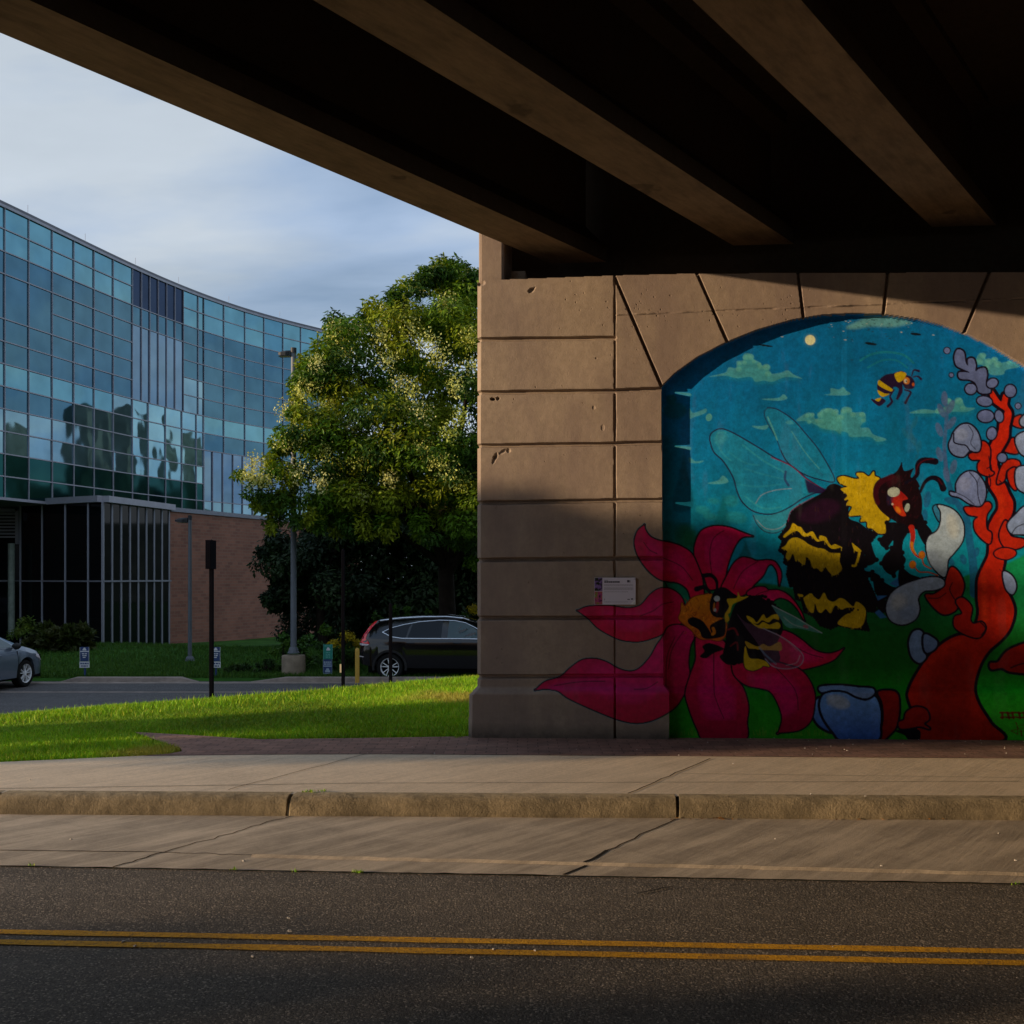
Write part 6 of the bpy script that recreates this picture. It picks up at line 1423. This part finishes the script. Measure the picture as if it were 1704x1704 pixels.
# ------------------------------------------------------------------ lawn blades
g = np.random.default_rng(77)
PATCH = fbm(10, 10, 61, 6); PATCH = (PATCH-PATCH.min())/(PATCH.max()-PATCH.min())
def blades(X, Y, hmin, hmax, wid, lean, cols, zoff=-.03, extra_z=None, patchy=False):
    N = len(X); wx, wy, _ = W(X, Y, 0*X)
    z = th(X, Y)+gz(np.clip(wx, -10, 8))*(1-sst(18, 24, Y)) if extra_z is None else extra_z
    h = hmin+(hmax-hmin)*g.random(N)**1.5; a = g.random(N)*2*math.pi; l = lean*g.random(N)*h
    w = wid*(.7+.6*g.random(N)); b = g.random(N)*2*math.pi
    P = np.stack([wx, wy, z+zoff], -1); s = np.stack([np.cos(b)*w, np.sin(b)*w, 0*w], -1)
    mid = P+np.stack([np.cos(a)*l*.35, np.sin(a)*l*.35, h*.6], -1); tip = P+np.stack([np.cos(a)*l, np.sin(a)*l, h], -1)
    V = np.stack([P-s, P+s, mid+s*.7, tip, mid-s*.7], 1)
    i = np.arange(N)*5
    F1 = np.concatenate([np.stack([i, i+1, i+2, i+4], -1)]); F2 = np.stack([i+4, i+2, i+3, i+3], -1)
    c = np.asarray(cols)[g.integers(0, len(cols), N)]*(.7+.6*g.random(N))[:, None]
    if patchy:                                  # uneven turf: lusher, thinner and drier patches
        f = PATCH[(np.abs(X*37+400).astype(int)) % PATCH.shape[0], (np.abs(Y*60).astype(int)) % PATCH.shape[1]][:, None]
        f2 = PATCH[(np.abs(X*140+900).astype(int)) % PATCH.shape[0], (np.abs(Y*170+77).astype(int)) % PATCH.shape[1]][:, None]
        c = c*(.55+1.0*f)*(.65+.7*f2); dry = np.clip((f2-.60)*5, 0, .8)*np.clip((f-.42)*6, 0, 1); c = c*(1-dry)+np.array([.46, .36, .09])*dry
        V[:, 2:, 2] = V[:, :1, 2]+(V[:, 2:, 2]-V[:, :1, 2])*(.55+.9*f[:, :])
    return V.reshape(-1, 3), i, np.repeat(c, 5, axis=0)
GC = [(.27, .52, .010), (.20, .44, .010), (.33, .56, .012), (.14, .36, .010), (.44, .50, .04)]
def scatter(N, u0, u1, v0, v1):
    return None
lob = [onp(u, v) for u, v in ((225, 1217), (262, 1231), (302, 1245), (303, 1251), (280, 1255), (240, 1258))]
pathtop = [onp(u, v) for u, v in ((225, 1217), (300, 1221), (430, 1229), (600, 1227), (785, 1224))]
N = 420000
Y = 9.0+g.random(N)**1.25*13.0; U = g.random(N)*1010-140
X = (U-CU)/F*Y
wx, wy, _ = W(X, Y, 0)
xq = np.linspace(-14, 6, 80); wyl = np.interp(wx, xq, [L_walk_top(q) for q in xq])
px = np.array([p[0] for p in pathtop]); py = np.array([p[1] for p in pathtop])
yt = np.interp(wx, px, py, left=-1)
lx = np.array([p[0] for p in lob]); ly = np.array([p[1] for p in lob])
upper = np.interp(wx, [lx[0], lx[1], lx[2]], [ly[0], ly[1], ly[2]]); lower = np.interp(wx, lx[[5, 4, 3]], ly[[5, 4, 3]])
pier_x = onwall(783, 1200)[0]
ok_back = (wy > yt+.02) & (wx > px[0]) & (wx < pier_x+.02)
ok_far = (wx <= px[0]) & (wy > wyl+.03)
ok_lobe = (wx > px[0]) & (wx < lx[2]+.02) & (wy > np.where(wx > lx[5], lower, wyl)+.02) & (wy < upper-.02)
ok = (ok_back | ok_far | ok_lobe) & (Y < crest(X)+3.2)
X, Y = X[ok], Y[ok]
V1, i1, c1 = blades(X, Y, .050, .095, .0042, .9, GC, -.02, None, True)
nt = 5000; Xt = g.random(nt)*8.2-8.4; Yt = crest(Xt)-.6+g.normal(size=nt)*.5; okt = (Xt/Yt > -.55) & (Xt < -.75); Xt, Yt = Xt[okt], Yt[okt]
V2, i2_, c2_ = blades(Xt, Yt, .07, .15, .006, .6, GC)
V = np.concatenate([V1, V2]); ii = np.concatenate([i1, i2_+len(V1)]); cc = np.concatenate([c1, c2_])
Fq = np.concatenate([np.stack([ii, ii+1, ii+2], -1), np.stack([ii, ii+2, ii+4], -1), np.stack([ii+4, ii+2, ii+3], -1)])
# patchy turf: paler, drier patches
tag(np_mesh('grass', V, Fq, M_GRASS, None, cc), kind='stuff')
# rougher grass round the car park
n3 = 60000; Y3 = 27.75+g.random(n3)**1.4*12; U3 = g.random(n3)*960-60; X3 = (U3-CU)/F*Y3
V3, i3, c3 = blades(X3, Y3, .06, .16, .010, .8, [(.045, .12, .012), (.035, .10, .012), (.06, .13, .012)])
F3 = np.concatenate([np.stack([i3, i3+1, i3+2], -1), np.stack([i3, i3+2, i3+4], -1), np.stack([i3+4, i3+2, i3+3], -1)])
tag(np_mesh('grass', V3, F3, M_GRASS, None, c3), kind='stuff')
# weeds in the joints
wp = [(u+random.gauss(0, 5), v+random.gauss(0, .6), dz) for u, v, dz, n in ((515, 1318, 0, 40), (540, 1317, 0, 24), (595, 1452, -.15, 40), (390, 1448, -.15, 16), (900, 1226, 0, 50), (935, 1226, 0, 40), (55, 1441, -.15, 8), (490, 1450, -.15, 10), (760, 1227, 0, 40), (1690, 1471, -.15, 12)) for _ in range(n)]
Pw = np.array([onp(*q) for q in wp]); Cw = np.array([C(p[0], p[1]) for p in Pw])
V4, i4, c4_ = blades(Cw[:, 0], Cw[:, 1], .008, .028, .003, 1.2, GC, 0, Pw[:, 2])
F4 = np.concatenate([np.stack([i4, i4+1, i4+2], -1), np.stack([i4, i4+2, i4+4], -1), np.stack([i4+4, i4+2, i4+3], -1)])
tag(np_mesh('weeds', V4, F4, M_GRASS, None, c4_), kind='stuff')
# crumbs of grit and litter
m = MB(); r7 = random.Random(8)
spots_ = [(r7.uniform(1110, 1704), r7.uniform(1228, 1258), 0, r7.uniform(.004, .011)) for _ in range(40)]+[(r7.uniform(560, 1110), r7.uniform(1230, 1254), 0, r7.uniform(.003, .008)) for _ in range(14)]
spots_ += [(205, 1568, -.15, .014), (225, 1575, -.15, .012), (822, 1580, -.15, .011), (890, 1582, -.15, .011), (420, 1592, -.15, .013), (482, 1550, -.15, .016), (785, 1594, -.15, .012), (480, 1528, -.15, .012), (1350, 1322, 0, .016), (1440, 1325, 0, .008), (1220, 1271, 0, .01), (50, 1298, 0, .012), (405, 1433, -.15, .012), (118, 1397, -.15, .012), (1662, 1387, -.15, .01), (1690, 1432, -.15, .01), (723, 1254, 0, .012), (1290, 1396, -.15, .008), (1467, 1441, -.15, .009)]
spots_ += [(r7.uniform(0, 1704), r7.uniform(1480, 1640), -.15, r7.uniform(.002, .004)) for _ in range(40)]
for u, v, dz, s in spots_:
    p = onp(u, v, dz); a = r7.uniform(0, 3)
    m.hexa([(p[0]+s*math.cos(a+k*1.57)*(1 if k % 2 else .6), p[1]+s*math.sin(a+k*1.57)*(1 if k % 2 else .6), p[2]) for k in range(4)]+[(p[0]+s*.6*math.cos(a+k*1.57), p[1]+s*.5*math.sin(a+k*1.57), p[2]+s*.6) for k in range(4)])
tag(m.build('litter', simple('pale_grit', (.50, .45, .40), .9, 0, .1, .3, 40, 0)), kind='stuff')
m = MB()
for _ in range(26):
    u = r7.choice([1127, 1200, 1420, 1470, 1550])+r7.gauss(0, 14); p = onp(u, 1363+r7.uniform(-1, 2), -.15); a = r7.uniform(0, 6); s = .018
    m.face([(p[0]+s*math.cos(a), p[1]+s*math.sin(a), p[2]+.006), (p[0]+s*.5*math.cos(a+1.6), p[1]+s*.5*math.sin(a+1.6), p[2]+.012), (p[0]-s*math.cos(a), p[1]-s*math.sin(a), p[2]+.005), (p[0]-s*.5*math.cos(a+1.6), p[1]-s*.5*math.sin(a+1.6), p[2]+.008)])
tag(m.build('dead_leaves', simple('dry_leaf', (.30, .13, .03), .8, 0, .1, .4, 40, 0), recalc=False), kind='stuff')

# ------------------------------------------------------------------ information plaque on the pier
pl_c = onwall(1023, 983); PLQ = empty('info_plaque', (pl_c[0], D-.01, pl_c[2]), 'small white information plaque screwed to the pier beside the mural', 'plaque')
def pw_(u, v, off): p = onwall(u, v); return (p[0], D-off, p[2])
def pbox(m, u0, v0, u1, v1, o0, o1):
    a, b, c, d = pw_(u0, v1, o0), pw_(u1, v1, o0), pw_(u1, v0, o0), pw_(u0, v0, o0)
    m.hexa([(q[0], D-o1, q[2]) for q in (a, b)]+[(q[0], D-o0, q[2]) for q in (b, a)]+[(q[0], D-o1, q[2]) for q in (d, c)]+[(q[0], D-o0, q[2]) for q in (c, d)])
m = MB(); pbox(m, 989.3, 961.2, 1057.6, 1006, .004, .024); m.build('board', simple('plaque_white', (.66, .62, .72), .35, 0, .5, .04, 3, 0), PLQ)
cols = [(.02, .025, .02), (.20, .11, .32), (.015, .03, .01), (.09, .13, .03), (.46, .44, .26), (.30, .05, .22), (.02, .015, .015), (.40, .06, .12)]
t = NT('plaque_photo'); nz = t.noise(22, 3, .6); PH1 = t.done(t.bsdf(t.ramp(nz, [(.30, (.008, .014, .006)), (.45, (.02, .03, .012)), (.52, (.20, .10, .33)), (.7, (.30, .22, .42))]), .35))
t = NT('plaque_photo_lower'); nz = t.noise(20, 3, .6); PH2 = t.done(t.bsdf(t.ramp(nz, [(.34, (.012, .01, .008)), (.44, (.40, .05, .22)), (.54, (.42, .12, .10)), (.62, (.12, .26, .03)), (.74, (.44, .42, .24))]), .35))
m = MB(); pbox(m, 989.6, 961.6, 1002.4, 983.3, .024, .0255); m.build('photo', PH1, PLQ)
m = MB(); pbox(m, 989.6, 984.2, 1002.4, 1005.6, .024, .0255); m.build('photo', PH2, PLQ)
m = MB(); r8 = random.Random(2)
x = 1005.5
for w in (3.2, 3, 2.6, 4, 3.4, 3, 4.4): pbox(m, x, 967.2, x+w, 969.6, .024, .0252); x += w+.35
pbox(m, 1005.5, 965.3, 1012, 966, .024, .0252)
pbox(m, 1043.5, 965.3, 1047, 969.2, .024, .0252); pbox(m, 1047.6, 965.6, 1048.6, 969.4, .024, .0252)
for k in range(4): pbox(m, 1044+3.4*k*.3, 996.6, 1045+3.4*k*.3, 998, .024, .0252)
pbox(m, 1050, 995.6, 1053.5, 997.8, .024, .0252)
m.build('heading', simple('plaque_ink', (.07, .06, .09), .6, 0, .3, .1, 5, 0), PLQ)
m = MB()
for k, v in enumerate((972.5, 974.3, 977.8, 979.4, 981, 984.4, 1001.2)):
    x = 1005.5; end = 1053.5 if k not in (5, 6) else 1045
    while x < end:
        w = r8.uniform(.8, 2.6); pbox(m, x, v, min(x+w, end), v+.75, .024, .0251); x += w+.5
pbox(m, 1005.5, 996, 1006.5, 999, .024, .0252)
m.build('small_text', simple('plaque_grey_ink', (.30, .28, .34), .6, 0, .3, .1, 5, 0), PLQ)
m = MB(); a = [pw_(1048, 1005.6, .0256), pw_(1057.4, 1005.6, .0256), pw_(1057.4, 997, .0256)]; b = [(q[0], D-.024, q[2]) for q in a]
m.face(a); m.face([a[0], b[0], b[2], a[2]]); m.build('white_corner', simple('plaque_corner', (.82, .80, .82), .4, 0, .5, .03, 4, 0), PLQ, recalc=False)
m = MB()
for u, v in ((991.5, 963.5), (1055.5, 963.5), (991.5, 1003.7), (1055.2, 1003.5)):
    p = pw_(u, v, .0262); m.lathe(p, [(.006, -.002), (.006, .002)], 8)
m.build('screw', M_POLE, PLQ)

# ------------------------------------------------------------------ sky, sun, camera
w = bpy.data.worlds.new('World'); S.world = w; w.use_nodes = True; nt = w.node_tree; nt.nodes.clear()
out = nt.nodes.new('ShaderNodeOutputWorld'); bg = nt.nodes.new('ShaderNodeBackground')
sky = nt.nodes.new('ShaderNodeTexSky'); sky.sky_type = 'NISHITA'; sky.sun_disc = False
sun_az = math.atan2(-SX, -SYY); sun_el = math.atan2(-SZ, math.hypot(SX, SYY))
sky.sun_elevation = sun_el; sky.sun_rotation = sun_az; sky.air_density = 1.0; sky.dust_density = .6; sky.ozone_density = 1.5
tc = nt.nodes.new('ShaderNodeTexCoord'); sp_ = nt.nodes.new('ShaderNodeSeparateXYZ'); nt.links.new(tc.outputs['Generated'], sp_.inputs[0])
def wm(op, a, b=0.0):
    n = nt.nodes.new('ShaderNodeMath'); n.operation = op
    for i, q in enumerate((a, b)):
        if isinstance(q, (int, float)): n.inputs[i].default_value = q
        else: nt.links.new(q, n.inputs[i])
    return n.outputs[0]
zc = wm('ADD', wm('MAXIMUM', sp_.outputs[2], 0.0), .22)
cmb = nt.nodes.new('ShaderNodeCombineXYZ'); nt.links.new(wm('DIVIDE', sp_.outputs[0], zc), cmb.inputs[0]); nt.links.new(wm('DIVIDE', sp_.outputs[1], zc), cmb.inputs[1])
mp = nt.nodes.new('ShaderNodeMapping'); mp.inputs['Rotation'].default_value = (0, 0, R(-24)); mp.inputs['Scale'].default_value = (.50, .95, 1); nt.links.new(cmb.outputs[0], mp.inputs[0])
def wn(scale, detail, rough, loc, dist=0.0):
    n = nt.nodes.new('ShaderNodeTexNoise'); n.inputs['Scale'].default_value = scale; n.inputs['Detail'].default_value = detail; n.inputs['Roughness'].default_value = rough; n.inputs['Distortion'].default_value = dist
    m_ = nt.nodes.new('ShaderNodeMapping'); m_.inputs['Location'].default_value = loc; nt.links.new(mp.outputs[0], m_.inputs[0]); nt.links.new(m_.outputs[0], n.inputs[0]); return n.outputs[0]
def wr(fac, stops):
    r_ = nt.nodes.new('ShaderNodeValToRGB'); e = r_.color_ramp.elements
    while len(e) < len(stops): e.new(.5)
    for i, (p_, c_) in enumerate(stops): e[i].position = p_; e[i].color = (*c_, 1)
    nt.links.new(fac, r_.inputs[0]); return r_.outputs[0]
CLOUD = 1.0
n_a = wn(1.3, 6, .52, (3.1, 1.7, 0), .25); n_b = wn(2.8, 6, .55, (7.7, 2.2, 0), .2)
cov = wr(wm('ADD', wm('MULTIPLY', n_a, .7), wm('MULTIPLY', n_b, .3)), [(.32, (.60,)*3), (.46, (.85,)*3), (.58, (1,)*3)])
shade = wr(wn(1.6, 6, .52, (1.2, 9.4, 0), .2), [(.33, (2.3, 3.4, 5.2)), (.44, (3.8, 4.95, 6.8)), (.57, (5.8, 6.5, 7.3))])
mx = nt.nodes.new('ShaderNodeMix'); mx.data_type = 'RGBA'
nt.links.new(cov, mx.inputs[0]); nt.links.new(shade, mx.inputs[7])
tint = nt.nodes.new('ShaderNodeMix'); tint.data_type = 'RGBA'; tint.blend_type = 'MULTIPLY'; tint.inputs[0].default_value = 1; tint.inputs[7].default_value = (1, 1, 1, 1)
nt.links.new(sky.outputs[0], tint.inputs[6]); nt.links.new(tint.outputs[2], mx.inputs[6])
nt.links.new(mx.outputs[2], bg.inputs[0]); bg.inputs[1].default_value = .10
nt.links.new(bg.outputs[0], out.inputs[0])
L = bpy.data.lights.new('sun', 'SUN'); L.energy = 5.0; L.angle = R(.53); L.color = (1.0, .74, .46)
lo = bpy.data.objects.new('sun', L); COL.objects.link(lo); lo.rotation_euler = Vector((SX, SYY, SZ)).to_track_quat('-Z', 'Y').to_euler(); lo.location = (-20, -6, 12)
cam = bpy.data.cameras.new('camera'); cam.sensor_width = 24; cam.sensor_fit = 'HORIZONTAL'; cam.lens = F/1704*24
cam.shift_y = 108/1704; cam.clip_end = 3000; cam.clip_start = .05
co = bpy.data.objects.new('camera', cam); COL.objects.link(co); co.location = (0, 0, EYE); co.rotation_euler = (R(90), 0, YAW); S.camera = co
S.view_settings.view_transform = 'Standard'; S.view_settings.look = 'None'; S.view_settings.gamma = 1; S.view_settings.exposure = .12
S.render.engine = 'CYCLES'; S.cycles.max_bounces = 6; S.cycles.use_denoising = True
S.cycles.sample_clamp_indirect = 4.0
